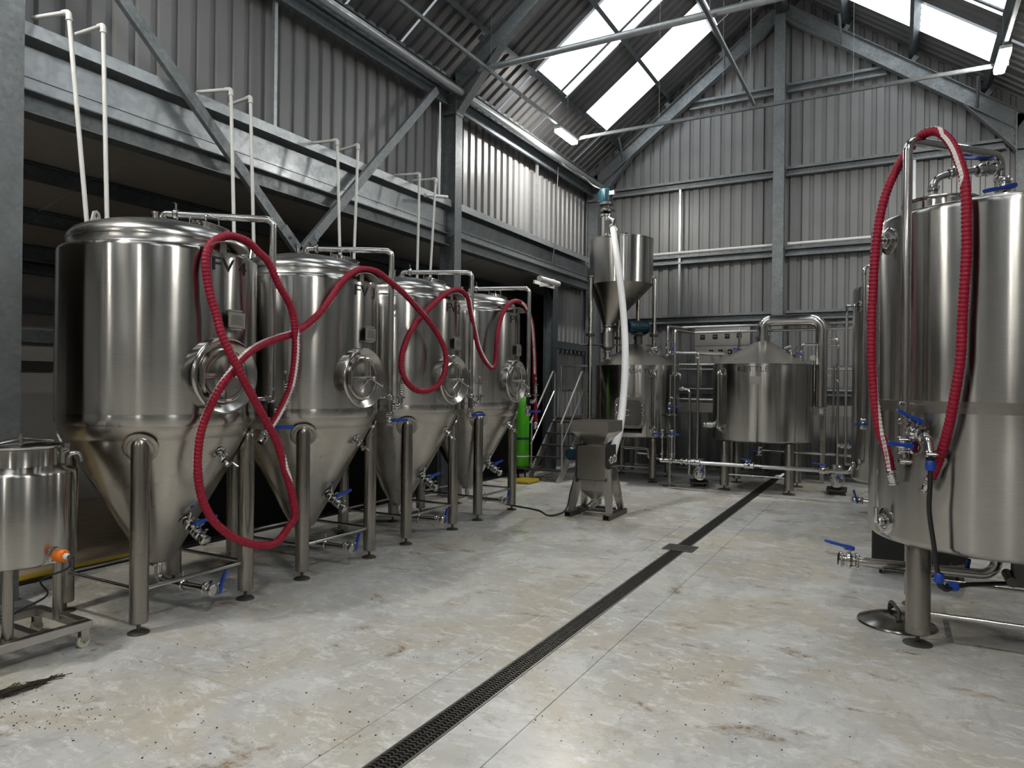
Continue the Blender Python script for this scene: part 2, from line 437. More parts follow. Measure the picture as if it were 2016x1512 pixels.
for k in range(1, 16):
    g = g0.copy(); COL.objects.link(g); g.parent = dr; g.location = ((XD0+XD1)/2, -3.0+k, 0)
sc = MB().rbox((-1.865, 6.83, 0.004), (0.30, 0.26, 0.008), 0.006)
o = sc.build('sump_cover', 'grate_iron', dr)
s_ = MB()
for i in range(9):
    for j in range(2): s_.bx(-1.865-.125+i*.0285, -1.865-.108+i*.0285, 6.74+j*.10, 6.82+j*.10, .0082, .0105)
s_.build('cover_rib', 'grate_iron', o, smooth=False); 

# box-profile sheets: flat crowns towards the room, narrow recessed pans
def sheet(parent, O, wd, hd, nd, W, lo, hi, mat, name='cladding_sheet', pitch=0.2, rec=0.038, u0=0.0, step=0.0):
    """O origin, wd across the ribs, hd along them, nd away from the room; lo/hi(u) ends of each line"""
    O, wd, hd, nd = Vector(O), Vector(wd), Vector(hd), Vector(nd)
    us = [(0.0, 0)]; u = -pitch
    while u < W:
        for (a, d) in ((0.006, 0), (0.116, 0), (0.132, 1), (0.190, 1)):
            if 0.001 < u+a < W-0.001: us.append((u+a, d))
        u += pitch
    us.append((W, 0 if us[-1][1] == 0 else 1))
    vs = []; fs = []
    for (a, d) in us:
        uu = u0+a
        for h in (lo(uu), hi(uu)): vs.append(O+wd*uu+hd*h+nd*(rec*d+step))
    for i in range(len(us)-1): fs.append((2*i, 2*i+2, 2*i+3, 2*i+1))
    return MB().add(vs, fs).build(name, mat, parent, smooth=False)
def sheets(parent, O, wd, hd, nd, W, lo, hi, mat, name='cladding_sheet', w0=1.0):
    u = 0; k = 0
    while u < W-0.05:
        ww = min(w0, W-u); sheet(parent, O, wd, hd, nd, ww+(.012 if u+ww < W-.01 else 0), lo, hi, mat, name, u0=u, step=.002*(k % 2)); u += ww; k += 1
eave = zroof(XL)
wl = sthing('wall_left', 'grey box-profile metal wall above the opening behind the row of fermenters', 'wall')
sheets(wl, (XL, Y0, 0), (0, 1, 0), (0, 0, 1), (-1, 0, 0), 8.25-Y0, lambda u: 4.10, lambda u: eave, 'cladding')
sheets(wl, (XL, 8.25, 0), (0, 1, 0), (0, 0, 1), (-1, 0, 0), Y1-8.25, lambda u: 4.10, lambda u: eave, 'cladding')
sheets(wl, (XL, 11.75, 0), (0, 1, 0), (0, 0, 1), (-1, 0, 0), Y1-11.75, lambda u: 0.0, lambda u: 3.55, 'cladding')
sheets(wl, (XL, Y0, 0), (0, 1, 0), (0, 0, 1), (-1, 0, 0), 2.45-Y0-2.0, lambda u: 0.0, lambda u: 4.1, 'cladding')
wb = sthing('wall_back', 'grey box-profile metal gable wall behind the kettle', 'wall')
sheets(wb, (XL, Y1, 0), (1, 0, 0), (0, 0, 1), (0, 1, 0), XRW-XL, lambda u: 0.0, lambda u: zroof(XL+u), 'cladding')
wr = sthing('wall_right', 'grey box-profile metal side wall behind the big tank', 'wall')
sheets(wr, (XRW, Y0, 0), (0, 1, 0), (0, 0, 1), (1, 0, 0), Y1-Y0, lambda u: 0.0, lambda u: zroof(XRW), 'cladding')
wf = sthing('wall_front', 'grey box-profile metal gable wall at the other end of the building', 'wall')
sheets(wf, (XL, Y0, 0), (1, 0, 0), (0, 0, 1), (0, -1, 0), XRW-XL, lambda u: 0.0, lambda u: zroof(XL+u), 'cladding', w0=2.0)

# roof: sheets run up the slope; translucent sheets let in the daylight
ce = sthing('ceiling', 'dark grey box-profile roof sheets on both slopes', 'roof')
LY = [(9.93, 11.08), (11.89, 12.92), (4.3, 5.35), (6.3, 7.35), (-1.4, -0.35), (0.6, 1.65), (-7.0, -5.95)]
RY = [(10.35, 11.44), (12.04, 12.95), (4.6, 5.65), (6.6, 7.65), (-1.4, -0.35), (0.6, 1.65), (-7.0, -5.95)]
wn = 0
for side, bands, xe in ((-1, LY, XL-.25), (1, RY, XRW+.25)):
    sd = Vector((side, 0, -SL)).normalized()            # down the slope
    nd = Vector((side*SL, 0, 1)).normalized()
    O = Vector((XR, 0, 8.95)); Ls = abs(xe-XR)*NRM
    s_lo = (3.15)*NRM; s_hi = (1.02)*NRM                # translucent part, from ridge
    def band(y0, y1, s0, s1):
        y = y0; k = 0
        while y < y1-.05:
            ww = min(1.0, y1-y); sheet(ce, O, (0, 1, 0), sd, nd, ww+(.012 if y+ww < y1-.01 else 0), lambda u: s0, lambda u: s1, 'roof_sheet', 'roof_sheet', u0=y, step=.002*(k % 2)); y += ww; k += 1
    bs = sorted(bands); y = Y0
    for (a, b_) in bs:
        band(y, a, 0, Ls); band(a, b_, 0, s_hi); band(a, b_, s_lo, Ls)
        wn += 1; m_ = sheet(None, O, (0, 1, 0), sd, nd, b_-a, lambda u: s_hi, lambda u: s_lo, 'skylight', 'window_%d' % wn, u0=a, rec=0.018)
        struct(m_, ('bright translucent roof panel in the %s slope, %s' % (('west' if side < 0 else 'east'), ('over the hall %.0f m from the gable wall' % (Y1-(a+b_)/2)))), 'skylight')
        y = b_
    band(y, Y1+.1, 0, Ls)
    pr = Vector((side, 0, -SL)).normalized()
    for i, dx in enumerate((3.12, 2.08, 1.04, 0.2)):     # Z purlins on the rafters
        x = XR+side*dx; z = 8.75-SL*dx
        prof = [(-.065, 0), (0, 0), (0, .19), (.065, .19), (.065, .194), (-.004, .194), (-.004, .004), (-.065, .004)]
        o = MB().extrude(prof, (x, Y0, z), (x, Y1-.02, z), pr, nd).build('roof_purlin', 'galv_dull', None, smooth=False)
        struct(o, 'grey steel roof purlin, %s of four below the ridge on the %s slope' % (('fourth', 'third', 'second', 'first')[i], 'west' if side < 0 else 'east'), 'purlin')
    # sag bars that cross the translucent sheets
for side, y, lab in ((-1, 10.62, 'west'), (1, 11.0, 'east')):
    a = Vector((XR+side*3.1, y, 8.78-SL*3.1)); b_ = Vector((XR+side*.2, y, 8.78-SL*.2))
    o = MB().extrude([(-.03, 0), (.03, 0), (.03, .05), (.022, .05), (.022, .006), (-.03, .006)], a, b_, (0, 1, 0), (0, 0, 1)).build('sag_bar', 'galv', None, smooth=False)
    struct(o, 'thin steel bar up the %s roof slope under the bright panel' % lab, 'bar')

def ibeam_prof(h, wd, tf=.012, tw=.008):
    return [(-wd/2, 0), (wd/2, 0), (wd/2, tf), (tw/2, tf), (tw/2, h-tf), (wd/2, h-tf), (wd/2, h), (-wd/2, h), (-wd/2, h-tf), (-tw/2, h-tf), (-tw/2, tf), (-wd/2, tf)]
# portal frames
PY = (-8.6, -3.1, 2.575, 8.26, 13.55)
PN = ('far end', 'rear', 'nearest', 'middle', 'gable')
for y, nm in zip(PY, PN):
    for side, xi, lab in ((-1, -5.47, 'fermenter side'), (1, 1.59, 'big tank side')):
        zt = zroof(xi, 8.58)
        o = MB().extrude(ibeam_prof(.25, .17), (xi, y, 0), (xi, y, zt), (0, 1, 0), (side, 0, 0))
        o.bx(min(xi, xi+side*.25), max(xi, xi+side*.25), y-.085, y+.085, 5.40, 5.415)
        o.bx(xi-.16, xi+.16, y-.12, y+.12, 0.001, .02)
        for k in range(2):
            for j in range(2): o.cyl((xi+side*(.09+.05*j), y-.006, 3.62+.07*k), (xi+side*(.09+.05*j), y-.02, 3.62+.07*k), .011, n=6)
        o = o.build('steel_column', 'galv', None, smooth=False)
        struct(o, 'galvanised steel I column of the %s frame on the %s' % (nm, lab), 'column')
        # rafter with haunch
        d0 = abs(xi-XR); pr = Vector((side, 0, -SL)).normalized(); nd = Vector((side*SL, 0, 1)).normalized()
        a = Vector((xi, y, 8.33-SL*d0)); b_ = Vector((XR, y, 8.33))
        r_ = MB().extrude(ibeam_prof(.25, .15, .011), b_, a, (0, 1, 0), nd)
        hx = xi-side*.72
        tri = [(xi, y, 5.40), (xi, y, 8.33-SL*d0), (hx, y, 8.33-SL*abs(hx-XR))]
        for yy in (-.005, .005): r_.add([Vector(p)+Vector((0, yy, 0)) for p in tri], [(0, 1, 2)])
        r_.extrude([(-.075, 0), (.075, 0), (.075, .011), (-.075, .011)], (xi, y, 5.40), (hx, y, 8.33-SL*abs(hx-XR)), (0, 1, 0), Vector((side*.9, 0, .5)).normalized())
        r_.bx(xi-.012, xi+.012, y-.09, y+.09, 5.38, 8.58-SL*d0)
        for k in range(5):
            for s2 in (-1, 1): r_.cyl((xi-side*.012, y+s2*.05, 5.5+k*.12), (xi-side*.03, y+s2*.05, 5.5+k*.12), .012, n=6)
        # purlin cleats
        for dx in (3.12, 2.08, 1.04):
            c = Vector((XR+side*dx, y, 8.63-SL*dx)); r_.box(c+nd*.06, (.08, .10, .10), Matrix.Rotation(side*math.atan(SL), 3, 'Y'))
        if y > 13: 
            for dx in (3.0, 1.0):
                p0 = Vector((XR+side*dx, y-.07, 8.36-SL*dx)); p1 = Vector((XR+side*(dx-.02), y-.42, 8.74-SL*dx)); r_.tube([p0, p1], .022, n=4)
        o = r_.build('roof_rafter', 'galv', None, smooth=False)
        struct(o, 'grey steel rafter of the %s frame rising from the %s' % (nm, lab), 'rafter')
# tie tubes across the middle and gable frames
o = MB().tube([(-5.15, 8.26, 5.96), (1.3, 8.26, 5.96)], .045, n=14).build('tie_tube', 'galv_bright'); struct(o, 'round galvanised tie tube across the middle frame under the bright roof panels', 'tube')

# eaves: channel, round tube and bright lip along the left wall
for (ya, yb, lab) in ((Y0, 8.17, 'nearer'), (8.35, 13.45, 'farther')):
    o = MB().extrude([(-.04, 0), (0, 0), (0, .02), (-.03, .02), (-.03, .19), (0, .19), (0, .21), (-.04, .21)], (-5.56, ya, 5.50), (-5.56, yb, 5.50), (1, 0, 0), (0, 0, 1))
    o.bx(-5.60, -5.45, ya, yb, 5.80, 5.81)
    struct(o.build('eaves_beam', 'galv_dull', None, smooth=False), 'grey eaves channel over the %s half of the wall above the fermenters' % lab, 'beam')
    o = MB().tube([(-5.38, ya, 5.66), (-5.38, yb, 5.66)], .055, n=14)
    struct(o.build('eaves_tube', 'galv_bright'), 'round galvanised tube under the eaves over the %s half of that wall' % lab, 'tube')
# head of the opening: lipped rail, bright flashing, grey beam with a pale lower edge
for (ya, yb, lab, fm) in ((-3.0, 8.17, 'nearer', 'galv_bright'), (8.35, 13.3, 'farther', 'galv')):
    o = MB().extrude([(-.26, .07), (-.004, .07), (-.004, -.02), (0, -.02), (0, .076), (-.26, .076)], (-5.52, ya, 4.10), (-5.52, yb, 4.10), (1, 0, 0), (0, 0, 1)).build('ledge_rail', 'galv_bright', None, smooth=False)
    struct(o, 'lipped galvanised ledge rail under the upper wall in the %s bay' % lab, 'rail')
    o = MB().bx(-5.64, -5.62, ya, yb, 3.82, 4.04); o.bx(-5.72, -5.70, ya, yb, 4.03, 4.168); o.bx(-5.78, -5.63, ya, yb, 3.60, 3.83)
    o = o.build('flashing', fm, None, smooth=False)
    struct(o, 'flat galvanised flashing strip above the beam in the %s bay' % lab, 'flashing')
    h = 3.705-3.535
    o = MB().extrude(ibeam_prof(h, .16, .010), (-5.62, ya, 3.535), (-5.62, yb, 3.535), (1, 0, 0), (0, 0, 1)).build('opening_beam', 'galv', None, smooth=False)
    struct(o, 'grey steel beam across the top of the opening in the %s bay' % lab, 'beam')
# V brace in front of the upper wall
for (a, b_, lab) in ((onX(180, -95, -5.44), onX(590, 495, -5.44), 'far end falls towards FV 3'), (onX(862, 176, -5.44), onX(592, 500, -5.44), 'near end falls to the same bolted foot')):
    d = (b_-a).normalized(); x = Vector((1, 0, 0)).cross(d)
    m_ = MB().extrude([(-.05, 0), (.05, 0), (.05, .006), (-.044, .006), (-.044, .05), (-.05, .05)], a, b_, x, (-1, 0, 0))
    m_.extrude([(-.055, -.01), (.055, -.01), (.055, 0), (-.055, 0)], b_-d*.30, b_, x, (-1, 0, 0))
    for k in range(2): p = b_-d*(.08+.10*k); m_.cyl(p+Vector((.01, 0, 0)), p+Vector((.035, 0, 0)), .017, n=6)
    struct(m_.build('angle_brace', 'galv', None, smooth=False), 'diagonal galvanised brace above FV 4 whose %s' % lab, 'brace')
o = MB().bx(-5.66, -5.62, 5.06, 5.10, 4.18, 5.52); struct(o.build('wall_stud', 'galv_bright', None, smooth=False), 'slim bright upright on the wall panel between the two braces', 'stud')
o = MB().bx(-5.66, -5.62, 11.0, 11.04, 4.18, 5.52); struct(o.build('wall_stud', 'galv_bright', None, smooth=False), 'slim bright upright on the brightly lit panel of the far bay', 'stud')

# gable wall: centre post, horizontal rails, studs
o = MB().extrude(ibeam_prof(.2, .19), (-1.95, 13.46, 0), (-1.95, 13.46, 8.40), (1, 0, 0), (0, 1, 0))
struct(o.build('gable_post', 'galv', None, smooth=False), 'galvanised centre post of the gable wall behind the kettle', 'post')
cprof = [(0, 0), (.09, 0), (.09, .006), (.006, .006), (.006, .174), (.09, .174), (.09, .18), (0, .18), (0, .155), (-.0, .155)]
def rail(x0, x1, z, lab, h=.17):
    prof = [(0, 0), (-.09, 0), (-.09, .03), (-.084, .03), (-.084, .006), (-.006, .006), (-.006, h-.006), (-.084, h-.006), (-.084, h-.05), (-.09, h-.05), (-.09, h), (0, h)]
    o = MB().extrude(prof, (x0, 13.70, z), (x1, 13.70, z), (0, 1, 0), (0, 0, 1)).build('wall_rail', 'galv', None, smooth=False)
    struct(o, lab, 'rail')
for (z, n_) in ((7.0, 'top'), (5.47, 'second'), (4.0, 'third'), (2.83, 'fourth'), (1.45, 'lowest')):
    e = min(5.4-1.95, (8.33-z)/SL-.1) if z > 5.5 else 3.4
    rail(XR-e, -2.06, z, '%s horizontal rail of the gable wall on the hopper side of the post' % n_)
    rail(-1.84, XR+e, z, '%s horizontal rail of the gable wall on the big tank side of the post' % n_)
for x, z0, z1, lab in ((-3.80, 2.97, 5.47, 'between hopper and post'), (0.2, 2.97, 5.47, 'behind the tall slim tank')):
    o = MB().bx(x-.022, x+.022, 13.62, 13.66, z0, z1).build('wall_stud', 'galv_bright', None, smooth=False)
    struct(o, 'slim bright upright on the gable wall %s' % lab, 'stud')
for x0, x1, lab in ((-5.3, -2.06, 'hopper side'), (-1.80, 1.5, 'big tank side')):
    o = MB().tube([(x0, 13.60, 4.215), (x1, 13.60, 4.215)], .028, n=10); o.cyl((x1 if x0 < -3 else x0, 13.60, 4.215), ((x1 if x0 < -3 else x0)+.06, 13.6, 4.215), .034, n=10)
    tag(o.build('conduit', 'white_plastic'), 'white plastic pipe lying on the gable wall rail, %s of the post' % lab, 'pipe')
# side walls: door post at the end of the opening, small rail, lean-to beyond the opening
o = MB().extrude(ibeam_prof(.2, .19), (-5.55, 11.66, 0), (-5.55, 11.66, 3.54), (0, 1, 0), (-1, 0, 0))
o.add([(-5.56, 11.655, 3.0), (-5.56, 11.655, 3.53), (-5.56, 11.15, 3.53), (-5.56, 11.665, 3.0), (-5.56, 11.665, 3.53), (-5.56, 11.15, 3.53)], [(0, 1, 2), (3, 4, 5)])
struct(o.build('door_post', 'galv_dull', None, smooth=False), 'dark steel post at the far end of the opening beside the stairs', 'post')
o = MB().bx(-5.75, -5.62, 11.76, 13.4, 2.28, 2.42); struct(o.build('wall_rail', 'galv_dull', None, smooth=False), 'short rail on the low wall panel behind the stairs', 'rail')
lf = MB().bx(-9.7, -6.17, -4, 13.8, -.05, -.004); struct(lf.build('lean_to_floor', 'tan_board'), 'tan board floor of the dim lean-to behind FV 4', 'floor')
o = MB().bx(-6.17, -6.03, -4, 4.35, -.05, .012); struct(o.build('kerb_strip', 'yellow_paint', None, smooth=False), 'yellow painted strip on the floor behind FV 4', 'strip')
o = MB().bx(-6.03, -5.93, -4, 13.8, -.05, .004); struct(o.build('joint_strip', 'black_rubber', None, smooth=False), 'black strip along the floor edge behind FV 4', 'strip')
o = MB().bx(-9.56, -9.5, -4, 13.8, 0, 3.3)
o = o.build('lean_to_wall', 'leanto_panel', None, smooth=False); struct(o, 'pale panel wall at the back of the lean-to', 'wall')
for z, h in ((1.72, .10), (2.05, .16), (2.42, .16), (2.9, .12)):
    MB().bx(-9.5, -9.38, -4, 13.8, z, z+h).build('wall_rail', 'black_paint' if h < .11 else 'galv_dull', o, smooth=False)
lt = sthing('lean_to_ceiling', 'dim flat panels of the lean-to roof seen through the opening', 'roof')
for k in range(9):
    y = -4+k*2.0
    vs = [(-5.8, y, 3.78), (-9.6, y, 3.02), (-9.6, y+1.985, 3.02), (-5.8, y+1.985, 3.78)]
    MB().add(vs+[(p[0], p[1], p[2]+.05) for p in vs], [(0, 1, 2, 3), (7, 6, 5, 4), (0, 4, 5, 1), (2, 6, 7, 3), (1, 5, 6, 2), (0, 3, 7, 4)]).build('ceiling_panel', 'leanto_panel', lt, smooth=False)
for x in (-6.9, -7.9, -8.9):
    z = 3.78-(-5.8-x)*.2
    o = MB().extrude(ibeam_prof(.14, .10), (x, -4, z-.15), (x, 13.6, z-.15), (1, 0, 0), (0, 0, 1)).build('lean_to_purlin', 'galv_dull', None, smooth=False)
    struct(o, 'dark purlin under the lean-to roof, %.1f m beyond the opening' % (-5.8-x), 'purlin')
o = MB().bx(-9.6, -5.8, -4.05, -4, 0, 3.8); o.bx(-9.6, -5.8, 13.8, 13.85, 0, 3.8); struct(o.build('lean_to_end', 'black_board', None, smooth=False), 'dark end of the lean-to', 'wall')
bp_ = MB().bx(-6.22, -6.12, 4.40, 11.5, -.04, 2.75); bp_.bx(-6.22, -6.03, 4.36, 11.5, -.05, .010); bp_ = bp_.build('darkening_partition', 'black_board', None, smooth=False)  # added near-black sheet and floor strip, keeping the gaps between tanks dark
struct(bp_, 'black partition added to darken the opening behind FV 1, FV 2 and FV 3', 'partition')
# roof struts that carry the lamps
for x, ya, yb, lab in ((-4.86, -8.5, 10.9, 'above the fermenters'), (-1.93, -8.5, 10.86, 'under the ridge'), (1.10, -8.5, 10.9, 'above the big tanks')):
    o = MB().extrude([(-.02, 0), (.02, 0), (.02, .04), (.012, .04), (.012, .006), (-.012, .006), (-.012, .04), (-.02, .04)], (x, ya, 5.80), (x, yb, 5.80), (1, 0, 0), (0, 0, 1))
    for k in range(7):
        y = yb-.3-k*2.5; o.cyl((x, y, 5.82), (x, y, zroof(x, 8.9)), .003, n=5)
    tag(o.build('strut_channel', 'galv', None, smooth=False), 'long slotted steel lamp rail hanging %s' % lab, 'rail')
o = MB().extrude([(-.022, 0), (.022, 0), (.022, .045), (.014, .045), (.014, .006), (-.014, .006), (-.014, .045), (-.022, .045)], (-4.95, 10.92, 5.77), (1.2, 10.92, 5.77), (0, 1, 0), (0, 0, 1))
for x in (-3.4, -2.4, -.6): o.cyl((x, 10.92, 5.8), (x, 10.92, zroof(x, 8.9)), .003, n=5)
tag(o.build('strut_channel', 'galv', None, smooth=False), 'steel cross rail hung across the hall between the two lit lamps', 'rail')
# LED battens
def lamp(x, y, label, group):
    t = thing('batten_lamp', label, 'lamp', (x, y, 5.78), 0, group)
    MB().rbox((0, 0, -.03), (.13, .70, .05), .012).build('housing', 'white_plastic', t)
    MB().rbox((0, 0, -.075), (.115, .68, .045), .015).build('diffuser', 'lamp_glow', t)
lamp(-4.86, 10.55, 'lit LED batten lamp at the far end of the rail above the fermenters', 'LED lamps under the roof')
lamp(1.10, 10.62, 'lit LED batten lamp at the far end of the rail above the big tanks', 'LED lamps under the roof')
for y, yl in ((1.2, 'nearer'), (-6.0, 'farther')):
    for x, l in ((-4.86, 'fermenter side'), (1.10, 'big tank side')):
        lamp(x, y, '%s of the two LED batten lamps behind the entrance on the %s rail' % (yl, l), 'LED lamps under the roof')

# ------------------------------------------------------------------ fermenters
RV, ZB, ZT = 0.64, 1.325, 2.46
def wrap_text(txt, size, ang0, z, R, name, parent, width=None, thin=-0.012, mat='letter_black'):
    """flat vinyl lettering bent round a tank; reads left to right seen from outside"""
    vs, fs = text_shape(txt, size, thin)
    if width:
        w_ = max(p.x for p in vs); k = width/w_
        for p in vs: p.x *= k
    m_ = MB(); out = []
    for p in vs:
        a = ang0 + p.x/R; out.append((R*math.cos(a), R*math.sin(a), z+p.y))
    m_.add(out, fs); return m_.build(name, mat, parent, smooth=False)
def pol(r, deg, z): a = math.radians(deg); return Vector((r*math.cos(a), r*math.sin(a), z))
def legs4(t, h, R, zleg, zbrace, rl, sides=((1, 2), (2, 3), (3, 0), (0, 1)), collar=None, mat='leg_steel', foot=.065):
    P = [Vector((sx*h, sy*h, 0)) for sx, sy in ((1, -1), (1, 1), (-1, 1), (-1, -1))]
    for p in P:
        m_ = MB().lathe([(0, .068), (rl-.004, .068), (rl, .072), (rl, zleg-.05), (rl*.92, zleg-.02), (rl*.6, zleg), (0, zleg+.005)], 20, p)
        lg = m_.build('leg', mat, t)
        f_ = MB().lathe([(0, 0), (foot, 0), (foot, .006), (foot*.8, .014), (.02, .02), (.012, .024), (.012, .07), (0, .07)], 20, p); f_.build('foot', 'foot_steel', lg)
        if collar:
            d = Vector((p.x, p.y, 0)).normalized()
            n_ = (d*collar[1]-Vector((0, 0, 1))*collar[2]).normalized(); c = d*collar[0]+Vector((0, 0, collar[3]))
            MB().lathe([(0, -.01), (rl*1.85, -.006), (rl*1.9, .007), (rl*1.8, .010), (rl*1.45, .010), (rl*1.40, .014), (rl*1.2, .014), (0, .012)], 36, c+n_*.003, n_).build('collar_plate', 'leg_steel', lg)
    for a, b_ in sides:
        d = (P[b_]-P[a]).normalized()
        MB().cyl(P[a]+d*(rl*.9)+Vector((0, 0, zbrace)), P[b_]-d*(rl*.9)+Vector((0, 0, zbrace)), .0135, n=12).build('brace', 'polished_steel', t)
    return P
def manway(t, R, z, r=.25, x0=.655):
    m_ = MB().lathe([(r*1.03, x0-.085), (r*1.03, x0+.026), (r*1.015, x0+.042), (r*.98, x0+.048), (r*.935, x0+.044), (r*.75, x0+.008), (r*.70, x0+.006)], 48, (0, 0, z), (1, 0, 0))
    fr = m_.build('manway', 'manway_steel', t, ang=50)
    MB().torus((x0+.016, 0, z), r*.69, .014, (1, 0, 0), 40, 8).build('rim_ring', 'manway_steel', fr)
    MB().lathe([(r*.67, x0+.004), (r*.65, x0+.02), (r*.60, x0+.022), (r*.45, x0+.006), (r*.2, x0-.008), (0, x0-.012)], 40, (0, 0, z), (1, 0, 0)).build('door', 'manway_steel', fr)
    a_ = MB()
    a_.box((x0+.055, 0, z), (.022, .03, r*1.34)); a_.box((x0+.055, -r*.38, z+.004), (.018, r*.72, .018)); a_.box((x0+.05, -r*.38, z-.014), (.012, r*.72, .008))
    for s in (-1, 1): a_.cyl((x0+.055, -.02, z+s*r*.66), (x0+.055, .02, z+s*r*.66), .014, n=10)
    a_.build('door_bar', 'satin_steel', fr)
    h_ = MB(); h_.box((x0+.05, -r*.76, z), (.035, .02, .11)); h_.cyl((x0+.05, -r*.735, z-.075), (x0+.05, -r*.735, z+.075), .009, n=10)
    h_.build('hinge', 'satin_steel', fr)
    k_ = MB(); k_.cyl((x0+.04, 0, z), (x0+.115, 0, z), .018, n=12); k_.cyl((x0+.115, 0, z), (x0+.13, 0, z), .012, n=10); k_.ball((x0+.135, 0, z), .017)
    for d in (95, 215, 335):
        a = math.radians(d); e = Vector((x0+.11, math.cos(a)*r*.62, z+math.sin(a)*r*.62))
        k_.tube([(x0+.10, 0, z), e], .006, n=8); k_.ball(e, .011, 8, 6)
    k_.build('hand_wheel', 'polished_steel', fr)
    return fr

def make_fv():
    t = thing('fermenter', 'tall cone-bottomed steel fermenter lettered FV 4, nearest the entrance', 'tank', (0, 0, 0), 0, 'cone-bottomed fermenters in a row')
    # insulated shell with a rolled shoulder, inner dish showing above it
    MB().lathe([(RV*.985, ZB-.02), (RV, ZB), (RV, ZB+.05), (RV-.0015, ZB+.055), (RV, ZB+.06), (RV, ZT-.015), (RV-.005, ZT+.004), (RV-.018, ZT+.016), (RV-.04, ZT+.022), (.585, ZT+.026)], 96).build('shell', 'tank_steel', t, ang=50)
    MB().lathe([(.588, ZT+.02), (.578, ZT+.036), (.578, ZT+.072), (.584, ZT+.080), (.584, ZT+.098), (.575, ZT+.118), (.545, ZT+.150), (.49, ZT+.178), (.40, ZT+.207), (.28, ZT+.235), (.14, ZT+.253), (0, ZT+.259)], 96).build('dish_top', 'dish_steel', t, ang=35)
    MB().lathe([(RV*.975, ZB+.002), (RV*.975, ZB-.016), (RV*.93, ZB-.105), (RV*.922, ZB-.109), (RV*.92, ZB-.12), (.105, .335), (.10, .325), (.085, .318), (0, .318)], 96).build('cone', 'cone_steel', t, ang=50)
    legs4(t, .412, .58, 1.235, .272, .056, collar=(.577, .873, .488, 1.172))
    manway(t, RV, 1.635)
    # rating plate on a stand-off bracket (mirror polished field, etched lines)
    pl = MB().box((RV+.022, .105, 2.012), (.006, .155, .105), Matrix.Rotation(.16, 3, 'Z'))
    pl.box((RV+.008, .10, 2.075), (.03, .10, .012)); pl.box((RV+.008, .10, 1.95), (.03, .10, .012))
    pl = pl.build('rating_plate', 'plate_grey', t, smooth=False)
    q = MB()
    for k in range(6): q.box((RV+.0262, .107, 1.985+.011*k), (.001, .12-.01*(k % 3), .0025), Matrix.Rotation(.16, 3, 'Z'))
    q.build('plate_print', 'letter_black', pl, smooth=False)
    MB().box((RV+.0258, .052, 2.053), (.001, .022, .009), Matrix.Rotation(.16, 3, 'Z')).build('plate_badge', 'plate_red', pl, smooth=False)
    # dish fittings: lifting lugs, small nozzle, hatch with bail handle
    for dg in (209,):
        d = pol(1, dg, 0); sd = Vector((-d.y, d.x, 0)); b_ = pol(.47, dg, ZT+.195)
        prof = [(-.085, 0), (.085, 0), (.05, .09), (.035, .135), (.015, .15), (-.015, .15), (-.035, .135), (-.05, .09)]
        hole = [(.02*math.cos(2*PI*k/8+PI/8), .108+.02*math.sin(2*PI*k/8+PI/8)) for k in range(8)]
        m_ = MB(); nrm = d*.006
        out = [Vector((a_, b2)) for a_, b2 in ((.085, 0), (.06, .07), (.045, .108), (.035, .135), (0, .15), (-.035, .135), (-.045, .108), (-.06, .07), (-.085, 0), (0, 0))]
        ho = [Vector((.02*math.cos(a_), .108+.02*math.sin(a_))) for a_ in [math.radians(x) for x in (-40, -20, 0, 45, 90, 135, 180, 200, 220, 270)]]
        vs = []
        for s_ in (-1, 1):
            for p in out+ho: vs.append(b_+sd*p.x+Vector((0, 0, p.y))+nrm*s_)
        n = 10; fs = []
        for i in range(n):
            j = (i+1) % n
            fs += [(i, j, n+j, n+i), (2*n+i, 2*n+n+i, 2*n+n+j, 2*n+j), (i, 2*n+i, 2*n+j, j), (n+i, n+j, 3*n+j, 3*n+i)]
        m_.add(vs, fs).build('lifting_lug', 'satin_steel', t, smooth=False)
    MB().lathe([(.019, 0), (.019, .105), (.026, .106), (.026, .116), (.015, .116), (.015, .09)], 14, pol(.14, 165, ZT+.245)).build('nozzle', 'polished_steel', t)
    hc = pol(.36, 28, ZT+.215)
    hb = MB().lathe([(.105, -.02), (.105, .016), (.115, .018), (.115, .03), (.09, .036), (0, .046)], 24, hc, (.25, .12, 1)).build('dish_hatch', 'polished_steel', t)
    h_ = MB(); d = Vector((.3, .95, 0)).normalized()
    h_.tube([hc+d*-.045+Vector((0, 0, .03)), hc+d*-.045+Vector((0, 0, .10)), hc+d*.045+Vector((0, 0, .09)), hc+d*.045+Vector((0, 0, .03))], .005, n=8, bend=.02)
    h_.box(hc+d*-.13+Vector((0, 0, .035)), (.03, .05, .02)); h_.cyl(hc+d*-.15+Vector((0, 0, .02)), hc+d*-.15+Vector((0, 0, .065)), .008, n=8)
    h_.build('bail_handle', 'polished_steel', hb)
    # hose saddle over the manway: curved plate on two arms
    m_ = MB(); n = 14
    for k in range(n):
        pass
    prof = []
    def sad(u_, v_): # u across (y), v outwards
        return Vector((RV-.05+v_, u_, ZT+.045-.0+ .05*math.sqrt(max(0, 1-(u_/.16)**2))))
    vs = []; fs = []
    for i in range(13):
        y = -.15+.30*i/12; z = ZT-.02+.075*math.sqrt(max(0, 1-(y/.16)**2))
        for x in (.545, .72): vs += [(x, y, z), (x, y, z+.006)]
    for i in range(12):
        o = i*4
        fs += [(o, o+4, o+6, o+2), (o+1, o+3, o+7, o+5), (o, o+1, o+5, o+4), (o+2, o+6, o+7, o+3)]
    m_.add(vs, fs); m_.box((.60, 0, ZT+.03), (.10, .05, .07))
    m_.build('hose_saddle', 'satin_steel', t)
    # clean-in-place spray pipe from the dish out and down, with its clamp
    cp = MB(); rp = .0255
